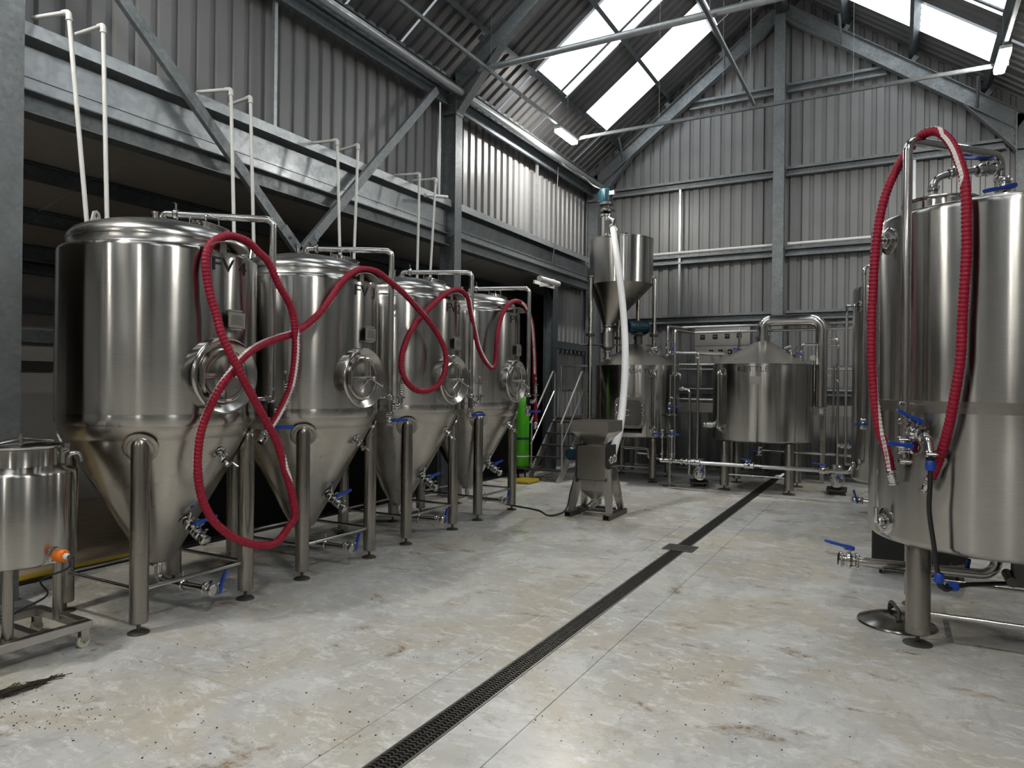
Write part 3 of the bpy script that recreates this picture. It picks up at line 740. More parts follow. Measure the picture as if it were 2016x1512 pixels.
    cp.tube([(0, 0, ZT+.25), (0, 0, ZT+.325), (.755, 0, ZT+.325), (.755, 0, 1.31)], rp, n=14, bend=.055)
    cp = cp.build('spray_pipe', 'polished_steel', t)
    q = MB(); q.clamp((0, 0, ZT+.268), (0, 0, 1), .03); q.clamp((.09, 0, ZT+.325), (1, 0, 0), rp); q.tube([(.09, 0, ZT+.35), (.09, 0, ZT+.40), (.075, .02, ZT+.415)], .007, n=6); q.clamp((.755, 0, 1.55), (0, 0, 1), rp*.7)
    q.build('pipe_clamp', 'polished_steel', cp)
    tr = MB(); tr.cyl((.755, 0, 1.48), (.755, 0, 1.30), rp, n=14); tr.cyl((.66, -.07, 1.47), (.76, .0, 1.47), .015, n=10); tr.clamp((.755, 0, 1.46), (0, 0, 1), rp); tr.clamp((.755, 0, 1.32), (0, 0, 1), rp)
    tr.cyl((.755, -.09, 1.47), (.755, .09, 1.47), .017, n=10); tr.clamp((.755, -.07, 1.47), (0, 1, 0), .017); tr.clamp((.755, .07, 1.47), (0, 1, 0), .017)
    tr = tr.build('cip_manifold', 'polished_steel', t)
    q = MB(); q.tube([(.755, 0, 1.385), (.843, .066, 1.385), (.843, .066, 1.47)], .019, n=12, bend=.04); q.clamp((.80, .034, 1.385), (.8, .6, 0), .019)
    q.cyl((.843, .066, 1.46), (.843, .066, 1.475), .042, n=14); q.cyl((.843, .066, 1.475), (.843, .066, 1.60), .012, n=10); q.cyl((.843, .066, 1.595), (.843, .066, 1.605), .032, n=14)
    for k in range(5): q.torus((.843, .066, 1.50+.02*k), .018, .004, (0, 0, 1), 12, 6)
    for s_ in (-1, 1): q.box((.843, .066+s_*.034, 1.535), (.008, .006, .13))
    q.cyl((.843, .066, 1.60), (.843, .066, 1.66), .007, n=8); q.ball((.843, .066, 1.668), .013, 8, 6)
    q.build('relief_valve', 'polished_steel', tr)
    valve(t, (.755, 0, 1.265), (0, 0, 1), (.75, .65, 0), .024, .135, up=(.65, -.75, 0), name='cip_valve', body=.035)
    # sample cock on the cone
    nz = Vector((.74, 0, -.67)).normalized()
    sc_ = pol(.535, 9, 1.105); d = Vector((nz.x*math.cos(.16), nz.x*math.sin(.16), nz.z))
    q = MB(); q.cyl(sc_-d*.03, sc_+d*.055, .022, n=14); q.lathe([(.05, -.006), (.05, .002), (.03, .006)], 20, sc_, d); q.clamp(sc_+d*.05, d, .022, False)
    q.cyl(sc_+d*.05, sc_+d*.10, .014, n=10); q.tube([sc_+d*.08, sc_+d*.08+Vector((0, .05, -.015)), sc_+d*.08+Vector((0.01, .085, -.045))], .007, n=8); q.cyl(sc_+d*.10, sc_+d*.115, .026, n=8); q.tube([sc_+d*.07, sc_+d*.075+Vector((0, .01, .05))], .006, n=6)
    q.build('sample_cock', 'polished_steel', t)
    # racking arm valve low on the cone
    rc = pol(.27, 5, .615); d = Vector((.80, .02, -.45)).normalized()
    q = MB(); q.lathe([(.06, -.008), (.06, 0), (.035, .006)], 20, rc, nz); q.cyl(rc-d*.02, rc+d*.10, .026, n=14); q.clamp(rc+d*.045, d, .028); q.cyl(rc+d*.15, rc+d*.22, .024, n=14); q.clamp(rc+d*.22, d, .026, False)
    q.tube([rc+d*.03, rc+d*.03+Vector((.02, .005, .12))], .006, n=6)
    q = q.build('racking_arm', 'polished_steel', t); MB().ball(rc+d*.03+Vector((.02, .005, .13)), .017, 10, 8).build('arm_knob', 'blue_plastic', q)
    valve(t, rc+d*.125, d, (.12, 1, .12), .025, .145, up=(.3, 0, 1), name='racking_valve', body=.03)
    # bottom outlet: elbow and pipe to a valve between the legs
    q = MB(); q.clamp((0, 0, .305), (0, 0, 1), .04); q.tube([(0, 0, .31), (0, 0, .175), (.46, .03, .175)], .026, n=14, bend=.06); q.clamp((.25, .016, .175), (1, 0.06, 0), .026); q.tube([(.25, .016, .19), (.25, .016, .27)], .006, n=6)
    q.build('outlet_pipe', 'polished_steel', t)
    valve(t, (.50, .033, .175), (1, .06, 0), (.05, .25, 1), .027, .135, up=(.2, 1, -.1), name='outlet_valve', body=.035)
    return t
fv0 = make_fv()
FVP = {4: (-4.60, 3.14, 40), 3: (-4.63, 4.55, 33), 2: (-4.67, 5.97, 27), 1: (-4.71, 7.38, 21)}
FVL = {4: 'tall cone-bottomed steel fermenter lettered FV 4, largest and nearest of the row', 3: 'cone-bottomed steel fermenter lettered FV 3, second of the row',
       2: 'cone-bottomed steel fermenter lettered FV 2, third of the row', 1: 'cone-bottomed steel fermenter lettered FV 1, beside the green gas bottle'}
SPIN = ('spray_pipe', 'cip_manifold', 'cip_valve')
tx0 = math.radians(-7.5)
for n in (4, 3, 2, 1):
    x, y, az = FVP[n]
    t = fv0 if n == 4 else dup(fv0, skip=('lettering',))
    t.location = (x, y, 0); t['label'] = FVL[n]
    for ch in t.children:
        if ch.name.split('.')[0] in SPIN: ch.rotation_euler = (0, 0, math.radians(az))
    # each tank carries its own number, so the lettering is added after copying
for n, t in zip((4, 3, 2, 1), [o for o in COL.objects if o.name.split('.')[0] == 'fermenter']):
    wrap_text('FV %d' % n, .128, tx0, 2.335, RV+.0035, 'lettering', t, width=.32, thin=0.0)

# ------------------------------------------------------------------ red brewery hoses
def smooth_vec(vecs, t):
    i = min(int(t), len(vecs)-2); f = t-i; f = f*f*(3-2*f)
    return vecs[i].lerp(vecs[i+1], f)
def hose(label, ctl, ends, group, txt_at):
    """ctl: (point, stripe direction); spiral-ribbed rubber, printed stripe, steel ferrules"""
    R, PITCH = .0275, .025
    pts = [c[0] for c in ctl]; P, L = spline(pts, PITCH/4)
    # stripe direction carried along by nearest control segment
    cum = [0]; 
    for a, b_ in zip(pts, pts[1:]): cum.append(cum[-1]+(b_-a).length)
    def stripe(s):
        s = s/L*cum[-1]; j = 0
        while j < len(cum)-2 and cum[j+1] < s: j += 1
        f = (s-cum[j])/max(cum[j+1]-cum[j], 1e-6); return ctl[j][1].lerp(ctl[j+1][1], min(max(f, 0), 1))
    t = thing('brewery_hose', label, 'hose', tuple(P[0]), 0, group)
    rr = [R*(.87, 1.0, 1.05, 1.0)[k % 4] for k in range(len(P))]
    MB().tube(P, rr, n=10).build('hose_body', 'red_rubber', t, origin=P[0], ang=80)
    def frm(k):
        tg = (P[min(k+1, len(P)-1)]-P[max(k-1, 0)]).normalized()
        sd = stripe(L*k/(len(P)-1)); sd = sd-tg*sd.dot(tg)
        if sd.length < 1e-4: sd = frame(tg)[0]
        sd.normalize(); return tg, sd, tg.cross(sd)
    m_ = MB(); vs = []; fs = []
    for k in range(0, len(P)):
        tg, sd, bn = frm(k); r = rr[k]*1.01+.0004
        for a in (-.42, 0, .42): vs.append(P[k]+(sd*math.cos(a)+bn*math.sin(a))*r)
    for k in range(len(P)-1): o = k*3; fs += [(o, o+1, o+4, o+3), (o+1, o+2, o+5, o+4)]
    m_.add(vs, fs); m_.build('printed_stripe', 'hose_print_white', t, origin=P[0])
    m_ = MB()
    for (f0, txt, flip) in txt_at:
        tv, tf = text_shape(txt, .022, 0.0); s0 = L*f0; out = []
        for p in tv:
            s = s0+(p.x if not flip else -p.x); k = min(max(int(s/L*(len(P)-1)), 0), len(P)-1)
            tg, sd, bn = frm(k); a = (p.y-.008)/R*(1 if not flip else -1)
            c = P[k]+tg*(s-L*k/(len(P)-1)); out.append(c+(sd*math.cos(a)+bn*math.sin(a))*(R*1.075))
        m_.add(out, tf)
    if m_.v: m_.build('stripe_lettering', 'hose_print_black', t, origin=P[0], smooth=False)
    for k in (0, -1):
        d = (P[0]-P[1]).normalized() if k == 0 else (P[-1]-P[-2]).normalized(); p = P[k]
        q = MB().lathe([(R*1.02, -.035), (R*1.12, -.03), (R*1.12, .02), (R*1.0, .03), (R*.95, .045), (R*1.25, .048), (R*1.25, .056), (R*.8, .056), (R*.75, .0), (0, 0)], 20, p, d)
        for j in range(3): q.torus(p-d*(.022-.016*j), R*1.12, .002, d, 20, 6)
        q.build('ferrule', 'polished_steel', t, origin=P[0])
    return t
vR, vL, vB, vF, vU, vD = RT*.9-FW*.45, -RT*.85-FW*.5, FW*1.0, -FW*1.0, Vector((0, 0, 1))-FW*.5, Vector((0, 0, -1))-FW*.6
h1 = [(520, 859, -3.87, vR), (548, 815, -3.87, vR), (570, 768, -3.88, vR), (580, 715, -3.88, vR), (582, 670, -3.885, vR), (577, 620, -3.89, vB), (566, 590, -3.89, vB), (550, 563, -3.90, vB), (527, 514, -3.92, vB), (509, 496, -3.93, vB), (487, 475.5, -3.935, vB), (454, 464.4, -3.935, vB), (436, 467.6, -3.93, vB), (417, 478.7, -3.92, vB), (407.6, 496, -3.91, vB), (405, 523, -3.90, vB), (409, 555, -3.89, vB), (415.6, 587, -3.87, vB), (427, 623, -3.84, vB), (437, 660, -3.80, vB), (467, 722.5, -3.74, vB), (486, 760, -3.73, vB), (505, 795, -3.74, vB), (526, 834, -3.76, vB), (545, 869, -3.77, vB), (560, 920, -3.78, vR), (577, 984, -3.80, vB), (580, 1018, -3.81, vB), (567, 1040, -3.82, vB), (545, 1067, -3.83, vB), (516, 1074, -3.84, vB), (468, 1062, -3.86, vB), (421, 1026, -3.88, vB), (397, 978, -3.90, vB), (389, 919, -3.91, vL), (390, 889, -3.91, vL), (393, 863, -3.91, vL), (399, 838, -3.905, vL), (409, 812, -3.89, vL), (421, 786, -3.86, vL), (436, 760, -3.83, vL), (457, 731, -3.81, vU), (474, 709, -3.81, vU), (495, 690, -3.83, vU), (520, 676, -3.86, vU), (546, 666, -3.89, vU), (567, 660, -3.92, vU), (589, 650, -3.93, vD), (618, 627.5, -3.94, vD), (636, 608, -3.945, vD), (654, 583, -3.95, vD), (672, 556, -3.96, vB), (690, 540, -3.965, vB), (708, 531, -3.965, vB), (726, 531, -3.965, vB), (744, 536, -3.965, vB), (761, 549, -3.96, vB), (788, 571, -3.95, vB), (806, 589, -3.95, vB), (824, 609, -3.93, vB), (838, 625, -3.92, vB), (852, 643, -3.92, vB), (865, 664, -3.90, vB), (874, 684, -3.88, vB), (878, 705, -3.86, vB), (877, 723, -3.85, vB), (872, 743, -3.85, vB), (861, 759, -3.86, vB), (845, 768, -3.88, vB), (827, 770, -3.90, vB), (809, 761, -3.92, vB), (797, 746, -3.94, vB), (790.5, 727, -3.955, vB), (790.5, 705, -3.965, vB), (795, 684, -3.975, vB), (804, 661, -3.985, vB), (816, 641, -3.99, vB), (834, 618, -4.0, vB), (852, 600, -4.0, vB), (870, 584, -4.005, vB), (888, 573, -4.005, vB), (902, 570.5, -4.005, vB), (914, 577, -4.0, vB), (922, 588, -3.99, vR), (925, 604, -3.985, vR), (929, 625, -3.98, vR), (934, 648, -3.98, vR), (941, 680, -3.98, vR), (952, 705, -3.98, vR), (963, 720, -3.98, vR), (970, 724, -3.985, vB), (975, 714, -3.99, vB), (977, 693, -4.0, vB), (978, 666, -4.01, vB), (982.5, 639, -4.02, vB), (990, 616, -4.03, vB), (1000, 600, -4.04, vB), (1016, 593, -4.045, vB), (1031, 600, -4.04, vF), (1040, 614, -4.03, vF), (1047, 639, -4.03, vF), (1050, 670, -4.03, vF), (1052, 714, -4.03, vF), (1052.5, 760, -4.03, vB), (1054, 800, -4.03, vB), (1054, 836, -4.03, vB)]
WORD = 'DURABREW /2W'
hose('long red ribbed hose looped over the saddles of all four fermenters', [(onX(u, v, x), s) for u, v, x, s in h1], None, 'red ribbed hoses',
     [(.028, WORD, True), (.345, WORD+'  O  '+WORD, False), (.395, '[ BREW ] [2W] O O '+WORD, False), (.447, WORD, False), (.80, WORD, False), (.93, WORD+' '+WORD, False)])
h2 = [(1757, 936, 4.36, vL), (1743, 880, 4.37, vL*.7+vF*.5), (1732, 851, 4.38, vF), (1724.5, 811, 4.39, vF*.8+vR*.5), (1719, 758, 4.40, vF*.3+vR), (1716, 700, 4.40, vR), (1716, 653, 4.40, vR), (1717, 600, 4.40, vR), (1718, 587, 4.40, vB), (1720.5, 534, 4.40, vB), (1726, 468, 4.40, vB), (1735, 415, 4.40, vB), (1748, 370, 4.40, vB), (1767, 330, 4.40, vB), (1785, 301, 4.38, vB), (1802, 279, 4.34, vU), (1822, 262.5, 4.27, vU), (1843, 258.5, 4.20, vU), (1862, 269.5, 4.13, vL), (1878, 291, 4.06, vL), (1888.5, 317, 4.01, vL), (1898, 349, 3.97, vL), (1902, 389, 3.95, vB), (1903, 441, 3.94, vB), (1903, 495, 3.94, vB), (1899, 561, 3.94, vB), (1895, 627, 3.95, vB), (1891, 706, 3.95, vB), (1880.6, 772, 3.97, vR), (1870, 830, 4.00, vR), (1857, 880, 4.05, vR), (1843.5, 917, 4.10, vR), (1828, 952, 4.13, vR)]
hose('red ribbed hose hung over the arched pipe of the big tank', [(onD(u, v, d), s) for u, v, d, s in h2], None, 'red ribbed hoses',
     [(.01, 'O '+WORD+' O', False), (.10, WORD+' [2W] '+WORD, False), (.46, WORD, False), (.955, WORD, True)])

# ------------------------------------------------------------------ white plastic pipes from the fermenters over the ledge rail
pp = [((172, 450), (135, 24), (64, 46), 'first of eight, by the near column'), ((211, 448), (203, 50), (150, 76), 'second of eight, behind the lug of FV 4'), ((461, 470), (454.5, 176), (388, 181), 'third of eight, behind the hose on FV 4'), ((500, 503), (493, 191), (452, 206), 'fourth of eight, beside the brace foot'),
      ((669, 492), (664, 276), (612, 276), 'fifth of eight, behind FV 3'), ((697, 505), (705, 285), (668, 296), 'sixth of eight, beside the hatch of FV 3'), ((821, 552), (826, 342), (777, 344), 'seventh of eight, short of the middle column'), ((846, 556), (858, 352), (812, 362), 'eighth of eight, nearest the middle column')]
for (b_, tp, e), lab in [(q[:3], q[3]) for q in pp]:
    P0 = onX(*b_, -5.05); P1 = onX(*tp, -5.22); P2 = onX(*e, -5.56); P2.z = P1.z+.01
    t = thing('plastic_pipe', 'white plastic pipe on the ledge rail, %s' % lab, 'pipe', tuple(P0), 0, 'white plastic pipes behind the fermenters')
    d = (P1-P0).normalized(); h = (P2-P1).normalized()
    MB().tube([P0-d*.10, P1], .0155, n=12).build('upright', 'white_plastic', t, origin=P0)
    MB().tube([P1, P2], .0155, n=12).build('top_arm', 'white_plastic', t, origin=P0)
    q = MB(); q.tube([P1-d*.055, P1, P1+h*.055], .0205, n=12, bend=.02); q.cyl(P1-d*.06, P1-d*.045, .0225, n=12)
    q.build('elbow', 'white_plastic', t, origin=P0)

a, b_ = onX(837, 384, -5.36), onX(880, 388, -5.36); tag(MB().tube([(0, 0, 0), tuple(b_-a)], .024, n=12).build('stub_pipe', 'white_plastic', None, loc=tuple(a)), 'short level white pipe stub fixed to the middle column', 'pipe')
a, b_ = onX(764, 446, -5.75), onX(832, 466, -5.70); tag(MB().tube([(0, 0, 0), tuple(b_-a)], .03, n=12).build('beam_pipe', 'plate_grey', None, loc=tuple(a)), 'pale pipe end lying under the opening beam behind FV 2', 'pipe')

# ------------------------------------------------------------------ small tank on a castor trolley
cx_, cy_ = -4.46, 2.17
t = thing('wash_tank', 'small lidded steel tank on a castor trolley with an orange plug', 'tank', (cx_, cy_, 0))
MB().lathe([(0, .548), (.27, .548), (.285, .555), (.29, .57), (.29, 1.055), (.284, 1.068), (.27, 1.075), (.195, 1.10)], 72).build('body', 'tank_steel', t, ang=50)
nk = MB().lathe([(.20, 1.085), (.192, 1.10), (.192, 1.195), (.2, 1.20)], 64).build('neck', 'tank_steel', t)
ld = MB().lathe([(.194, 1.20), (.212, 1.202), (.214, 1.212), (.206, 1.218), (.16, 1.225), (.05, 1.236), (0, 1.238)], 64).build('lid', 'polished_steel', t)
q = MB(); q.lathe([(.012, 1.235), (.012, 1.25), (.02, 1.252), (.02, 1.262), (.012, 1.264), (.012, 1.285), (0, 1.287)], 14); q.build('lid_knob', 'polished_steel', ld)
q = MB(); q.tube([pol(.205, 60, 1.20), pol(.235, 60, 1.21), pol(.235, 60, 1.175), pol(.205, 60, 1.16)], .006, n=8); q.box(pol(.222, 60, 1.205), (.03, .03, .025)); q.build('lid_clip', 'satin_steel', ld)
q = MB(); q.tube([pol(.214, k*12+90, 1.215) for k in range(0, 16)], .007, n=8); q.tube([pol(.2, 100, 1.245-.02), (0, 0, 1.255), pol(.2, 280, 1.245-.02)], .009, n=8); q.build('lid_bar', 'polished_steel', ld)
MB().tube([pol(.235, 72, 1.06), pol(.235, 72, 1.15), pol(.30, 72, 1.155), pol(.31, 72, 1.10)], .013, n=12, bend=.035).build('gooseneck', 'polished_steel', t)
pl_a = math.radians(8); d = Vector((math.cos(pl_a), math.sin(pl_a), 0)); c = d*.28+Vector((0, 0, .605))
q = MB().lathe([(.045, 0), (.045, .016), (.034, .018), (.034, .032)], 20, c, d); q.cyl(c+d*.018, c+d*.03, .04, n=6)
hp = q.build('heater_boss', 'polished_steel', t)
MB().lathe([(.033, .03), (.036, .045), (.036, .085), (.030, .098), (.018, .10)], 20, c, d).build('orange_plug', 'orange_plastic', hp)
MB().lathe([(.018, .095), (.018, .108), (.010, .112), (.010, .125)], 12, c, d).build('cable_gland', 'white_plastic', hp)
e = c+d*.12
MB().tube(spline([e, e+Vector((.02, .0, -.05)), Vector((.27, -.02, .47)), Vector((.2, .05, .36)), Vector((.13, -.12, .26)), Vector((.165, -.17, .16)), Vector((.20, -.22, .13)), Vector((.21, -.45, .12))], .02)[0], .006, n=8).build('power_cable', 'black_rubber', t)
fx0, fx1, fy0, fy1, fz = -.32, .25, -.33, .285, .115
for (x, y) in ((.155, -.13), (-.02, .225), (-.2, -.1)):
    MB().lathe([(.028, fz+.02), (.028, .56)], 20, (x, y, 0)).build('leg', 'leg_steel', t)
q = MB()
for (a0, a1, b0, b1) in ((fx1-.05, fx1, fy0, fy1), (fx0, fx0+.05, fy0, fy1), (fx0+.05, fx1-.05, fy1-.05, fy1), (fx0+.05, fx1-.05, fy0, fy0+.05), (fx0+.05, fx1-.05, -.03, .02)):
    q.rbox(((a0+a1)/2, (b0+b1)/2, fz+.02), (a1-a0, b1-b0, .05), .006)
q.build('trolley_frame', 'satin_steel', t)
for (x, y) in ((fx1-.03, fy1-.04), (fx0+.03, fy1-.04), (fx1-.03, fy0+.04), (fx0+.03, fy0+.04)):
    q = MB(); q.box((x, y, fz-.007), (.05, .05, .006)); q.box((x-.018, y, fz-.04), (.004, .045, .065)); q.box((x+.018, y, fz-.04), (.004, .045, .065)); q.cyl((x-.022, y, .036), (x+.022, y, .036), .008, n=8)
    cs = q.build('caster', 'satin_steel', t, smooth=False)
    MB().lathe([(0, -.012), (.03, -.013), (.036, -.009), (.036, .009), (.03, .013), (0, .012)], 20, (x, y, .036), (1, 0, 0)).build('caster_wheel', 'wheel_plastic', cs)

# ------------------------------------------------------------------ big tank with arched pipe
def bright_tank(name, label, c, R, zb, zt, h, rl, zbr, seam=None):
    t = thing(name, label, 'tank', (c[0], c[1], 0), 0)
    MB().lathe([(0, zb-.075), (R*.5, zb-.06), (R*.85, zb-.03), (R*.965, zb-.012), (R*.992, zb+.005), (R, zb+.03), (R, zt-.035), (R*.996, zt-.014), (R*.985, zt), (R*.96, zt+.01), (R*.5, zt+.095), (R*.2, zt+.14), (0, zt+.15)], 112).build('shell', 'tank_steel', t, ang=50)
    if seam: MB().lathe([(R+.0002, seam-.035), (R+.0016, seam-.034), (R+.0016, seam+.034), (R+.0002, seam+.035)], 112).build('weld_band', 'cone_steel', t)
    legs4(t, h, R, zb-.005, zbr, rl, foot=rl*1.2)
    return t
BX, BY = .57, 5.52
bt = bright_tank('bright_tank', 'largest plain steel tank, with an arched pipe and a red hose', (BX, BY), .75, .635, 2.70, .45, .07, .20, 1.49)
O = Vector((BX, BY, 0))
def w2(u, v, d): return onD(u, v, d)
ap = Vector((.036, 4.862, 0)); cz = 3.125
q = MB().tube([ap+Vector((0, 0, 1.25)), ap+Vector((0, 0, 3.105)), Vector((BX, BY, cz)), Vector((BX, BY, 2.84))], .026, n=16, bend=.07)
arch = q.build('arched_pipe', 'polished_steel', bt, origin=O)
q = MB(); q.clamp((BX, BY, 2.97), (0, 0, 1), .026); q.build('pipe_clamp', 'polished_steel', arch, origin=O)
q = MB(); q.clamp((ap.x, ap.y, 1.40), (0, 0, 1), .026, False); q.clamp((ap.x, ap.y, 1.16), (0, 0, 1), .026); q.cyl((ap.x, ap.y, 1.16), (ap.x, ap.y, 1.40), .026, n=14)
q.build('pipe_clamp', 'polished_steel', arch, origin=O)
# open manhole collar
hx, hy = .15, 5.33
q = MB().lathe([(.215, 2.70), (.215, 2.79), (.228, 2.795), (.230, 2.805), (.222, 2.812), (.205, 2.805), (.205, 2.70)], 56, (hx+.08, hy-.02, 0))
mh = q.build('manhole_collar', 'polished_steel', bt, origin=O)
q = MB(); k_ = w2(1827, 395, 4.42); q.tube([k_+Vector((-.03, .03, -.02)), k_, k_+Vector((.04, -.03, .02))], .008, n=8); q.ball(k_+Vector((.04, -.03, .02)), .013); q.build('collar_pin', 'polished_steel', mh, origin=O)
# top cross pipe with two lever valves
a, b_, c_, d_ = w2(1836, 392, 4.52), w2(1838, 352, 4.52), w2(1872, 342, 4.52), w2(1972, 330, 4.54)
q = MB().tube([a, b_, c_, d_], .022, n=14, bend=.08); q.clamp(w2(1837, 372, 4.52), (0, 0, 1), .022); q.clamp(c_, c_-d_, .022)
q.build('top_pipe', 'polished_steel', bt, origin=O)
vb = valve(bt, w2(1944, 334, 4.53)-O, (d_-c_), (-1, -.1, .03), .026, .20, name='top_valve', body=.05)
vb2 = valve(bt, w2(1976, 372, 4.50)-O, (0, 0, 1), -RT+Vector((0, 0, -.22)), .026, .20, up=-FW, name='vent_valve', body=.045)
# sight tube with two ports
for z, nm in ((2.55, 'upper'), (.74, 'lower')):
    dd = pol(.75, -148, z); dn = pol(1, -148, 0)
    q = MB().lathe([(.085, -.02), (.085, .004), (.07, .012), (.05, .012), (.05, -.02)], 28, dd, dn); q.cyl(dd-dn*.02, dd+dn*.05, .02, n=12); q.clamp(dd+dn*.035, dn, .02, False); q.tube([dd+dn*.05, dd+dn*.06, dd+dn*.06+Vector((0, 0, -.09 if nm == 'upper' else .09))], .017, n=12, bend=.02); q.cyl(dd+dn*.05+RT*.0, dd+dn*.05+RT*.06, .007, n=8)
    q.build('gauge_port', 'polished_steel', bt)
MB().cyl(pol(.81, -148, .82), pol(.81, -148, 2.47), .011, n=12).build('sight_tube', 'sight_glass', bt)
# valve group at the foot of the arched pipe
c0 = w2(1783, 853, 4.236)
q = MB(); e1, e2 = w2(1827, 866, 4.08), w2(1832, 900, 4.05)
q.tube([c0, w2(1810, 856, 4.16), e1+Vector((0, 0, .02)), e2], .022, n=14, bend=.07); q.clamp(w2(1803, 855, 4.18), e1-c0, .023); q.clamp(w2(1815, 860, 4.15), e1-c0, .023); q.clamp(e2+Vector((0, 0, .02)), (0, 0, 1), .024, True)
for du in (0, 8, 16): q.ball(w2(1797+du, 858, 4.17), .026, 10, 8)
q.build('valve_elbow', 'polished_steel', bt, origin=O)
valve(bt, w2(1778, 876, 4.236)-O, (0, 0, 1), -RT*.9+Vector((0, 0, .12)), .024, .14, up=-FW, name='fill_valve', body=.035)
valve(bt, w2(1800, 850, 4.19)-O, (e1-c0), -RT*.9+Vector((0, 0, .33)), .024, .15, up=(0, 0, 1), name='side_valve', body=.03)
q = MB(); q.tube([w2(1772, 795, 4.2), w2(1798, 796, 4.24), w2(1803, 796, 4.34)], .008, n=10); q.clamp(w2(1775, 795, 4.21), RT, .009, False); q.ball(w2(1792, 796, 4.235), .014); q.build('thermometer', 'polished_steel', bt, origin=O)
q = MB(); q.clamp(w2(1800, 880, 4.2), -FW, .03); q.cyl(w2(1800, 880, 4.2), w2(1800, 880, 4.32), .026, n=14); q.cyl(w2(1783, 832, 4.23), w2(1768, 832, 4.23), .008, n=8); q.build('tank_nozzle', 'polished_steel', bt, origin=O)
# outlet pipe under the tank with its lever valve
p0 = Vector((BX, BY, .60)); p1 = Vector((BX, BY, .385)); p2 = w2(1690, 1106, 4.8)
q = MB().tube([p0, p1, p2], .034, n=16, bend=.09)
q.build('outlet_pipe', 'polished_steel', bt, origin=O)
valve(bt, w2(1671, 1103, 4.85)-O, (p2-p1), (p2-p1)+Vector((0, 0, .08)), .035, .17, name='outlet_valve', body=.05)
q = MB(); q.box((BX+.16, BY-.12, .47), (.18, .14, .2)); q.cyl((BX+.05, BY-.3, .42), (BX+.05, BY-.05, .42), .03, n=12); q.cyl((BX+.35, BY-.3, .25), (BX+.35, BY-.3, .57), .04, n=12)
q.build('under_fittings', 'dark_steel', bt, origin=O)
valve(bt, w2(1890, 1122, 4.7)-O, RT, Vector((.1, 0, 1)), .02, .10, up=-FW, name='drain_valve', body=.04)
# black water hose with blue compression fittings
hp = [w2(1832, 912, 4.04), w2(1831, 955, 4.03), w2(1829, 1000, 4.04), w2(1832, 1030, 4.05), w2(1838, 1070, 4.05), w2(1845, 1122, 4.05), w2(1849, 1140, 4.05)]
t = thing('water_hose', 'black hose with blue screw fittings hanging down the big tank', 'hose', tuple(hp[0]))
O2 = hp[0]
MB().tube(spline(hp, .02)[0], .0135, n=12).build('hose_drop', 'black_rubber', t, origin=O2)
g1, g2, g3 = w2(1850, 1152, 4.05), w2(1862, 1160, 4.06), w2(1878, 1155, 4.08)
MB().tube([g1+Vector((0, 0, .03)), g1, g2, g3], .018, n=12, bend=.03).build('hose_elbow', 'black_rubber', t, origin=O2)
MB().tube([g3, w2(1905, 1151, 4.12), w2(1960, 1149, 4.3), w2(2030, 1148, 4.45)], .014, n=12).build('hose_run', 'black_rubber', t, origin=O2)
q = MB()
def nut(c, d, r=.026, l=.06):
    m_ = MB(); m_.lathe([(r*.7, -l/2), (r, -l/2+.006), (r*1.05, 0), (r, l/2-.008), (r*.8, l/2)], 12, c, d)
    return m_
nut(w2(1832, 917, 4.04), (0, 0, 1)).build('blue_nut', 'blue_plastic', t, origin=O2); nut(w2(1848.5, 1138, 4.05), (0.1, 0, 1)).build('blue_nut', 'blue_plastic', t, origin=O2); nut(w2(1875, 1155, 4.08), RT).build('blue_nut', 'blue_plastic', t, origin=O2)
MB().lathe([(.02, -.015), (.024, -.01), (.024, .01), (.02, .015)], 14, w2(1832, 903, 4.05)).build('hose_collar', 'black_rubber', t, origin=O2)
# its manhole lid, laid on the floor
t = thing('manhole_lid', 'round domed steel lid lying on the floor beside the big tank leg', 'lid', (-.0, 5.43, 0), 0.35)
MB().lathe([(.235, .0), (.24, .006), (.236, .016), (.21, .027), (.15, .052), (.07, .066), (0, .07)], 56).build('lid_plate', 'lid_steel', t)
q = MB(); q.tube([(-.02, -.10, .05), (0, -.06, .10), (0.0, .08, .125), (.01, .14, .10), (.01, .15, .04)], .012, n=10, bend=.03); q.box((-.03, -.12, .045), (.035, .03, .04)); q.ball((.02, .14, .075), .016); q.build('lid_handle', 'dark_steel', t)
MB().lathe([(.04, .04), (.04, .064), (.03, .064), (.03, .052), (0, .052)], 16, (.12, -.06, 0)).build('lid_port', 'dark_steel', t)
# black cabinet on casters behind the tank legs
t = thing('wheeled_cabinet', 'black cabinet on casters standing under and behind the big tank', 'cabinet', (.16, 7.02, 0))
q = MB().rbox((0, 0, .36), (.70, .46, .52), .01); q.build('body', 'black_paint', t)
q = MB(); q.box((-.05, -.235, .30), (.03, .008, .03)); q.box((.0, -.235, .30), (.03, .008, .03)); q.build('badge', 'plate_grey', t, smooth=False)
for x in (-.28, .28):
    for y in (-.17, .17):
        q = MB(); q.box((x, y, .093), (.07, .07, .008)); q.box((x-.02, y, .065), (.005, .05, .06)); q.box((x+.02, y, .065), (.005, .05, .06)); cs = q.build('caster', 'plate_grey', t, smooth=False)
        MB().lathe([(0, -.012), (.036, -.012), (.04, 0), (.036, .012), (0, .012)], 18, (x, y, .04), (1, 0, 0)).build('caster_wheel', 'black_rubber', cs)
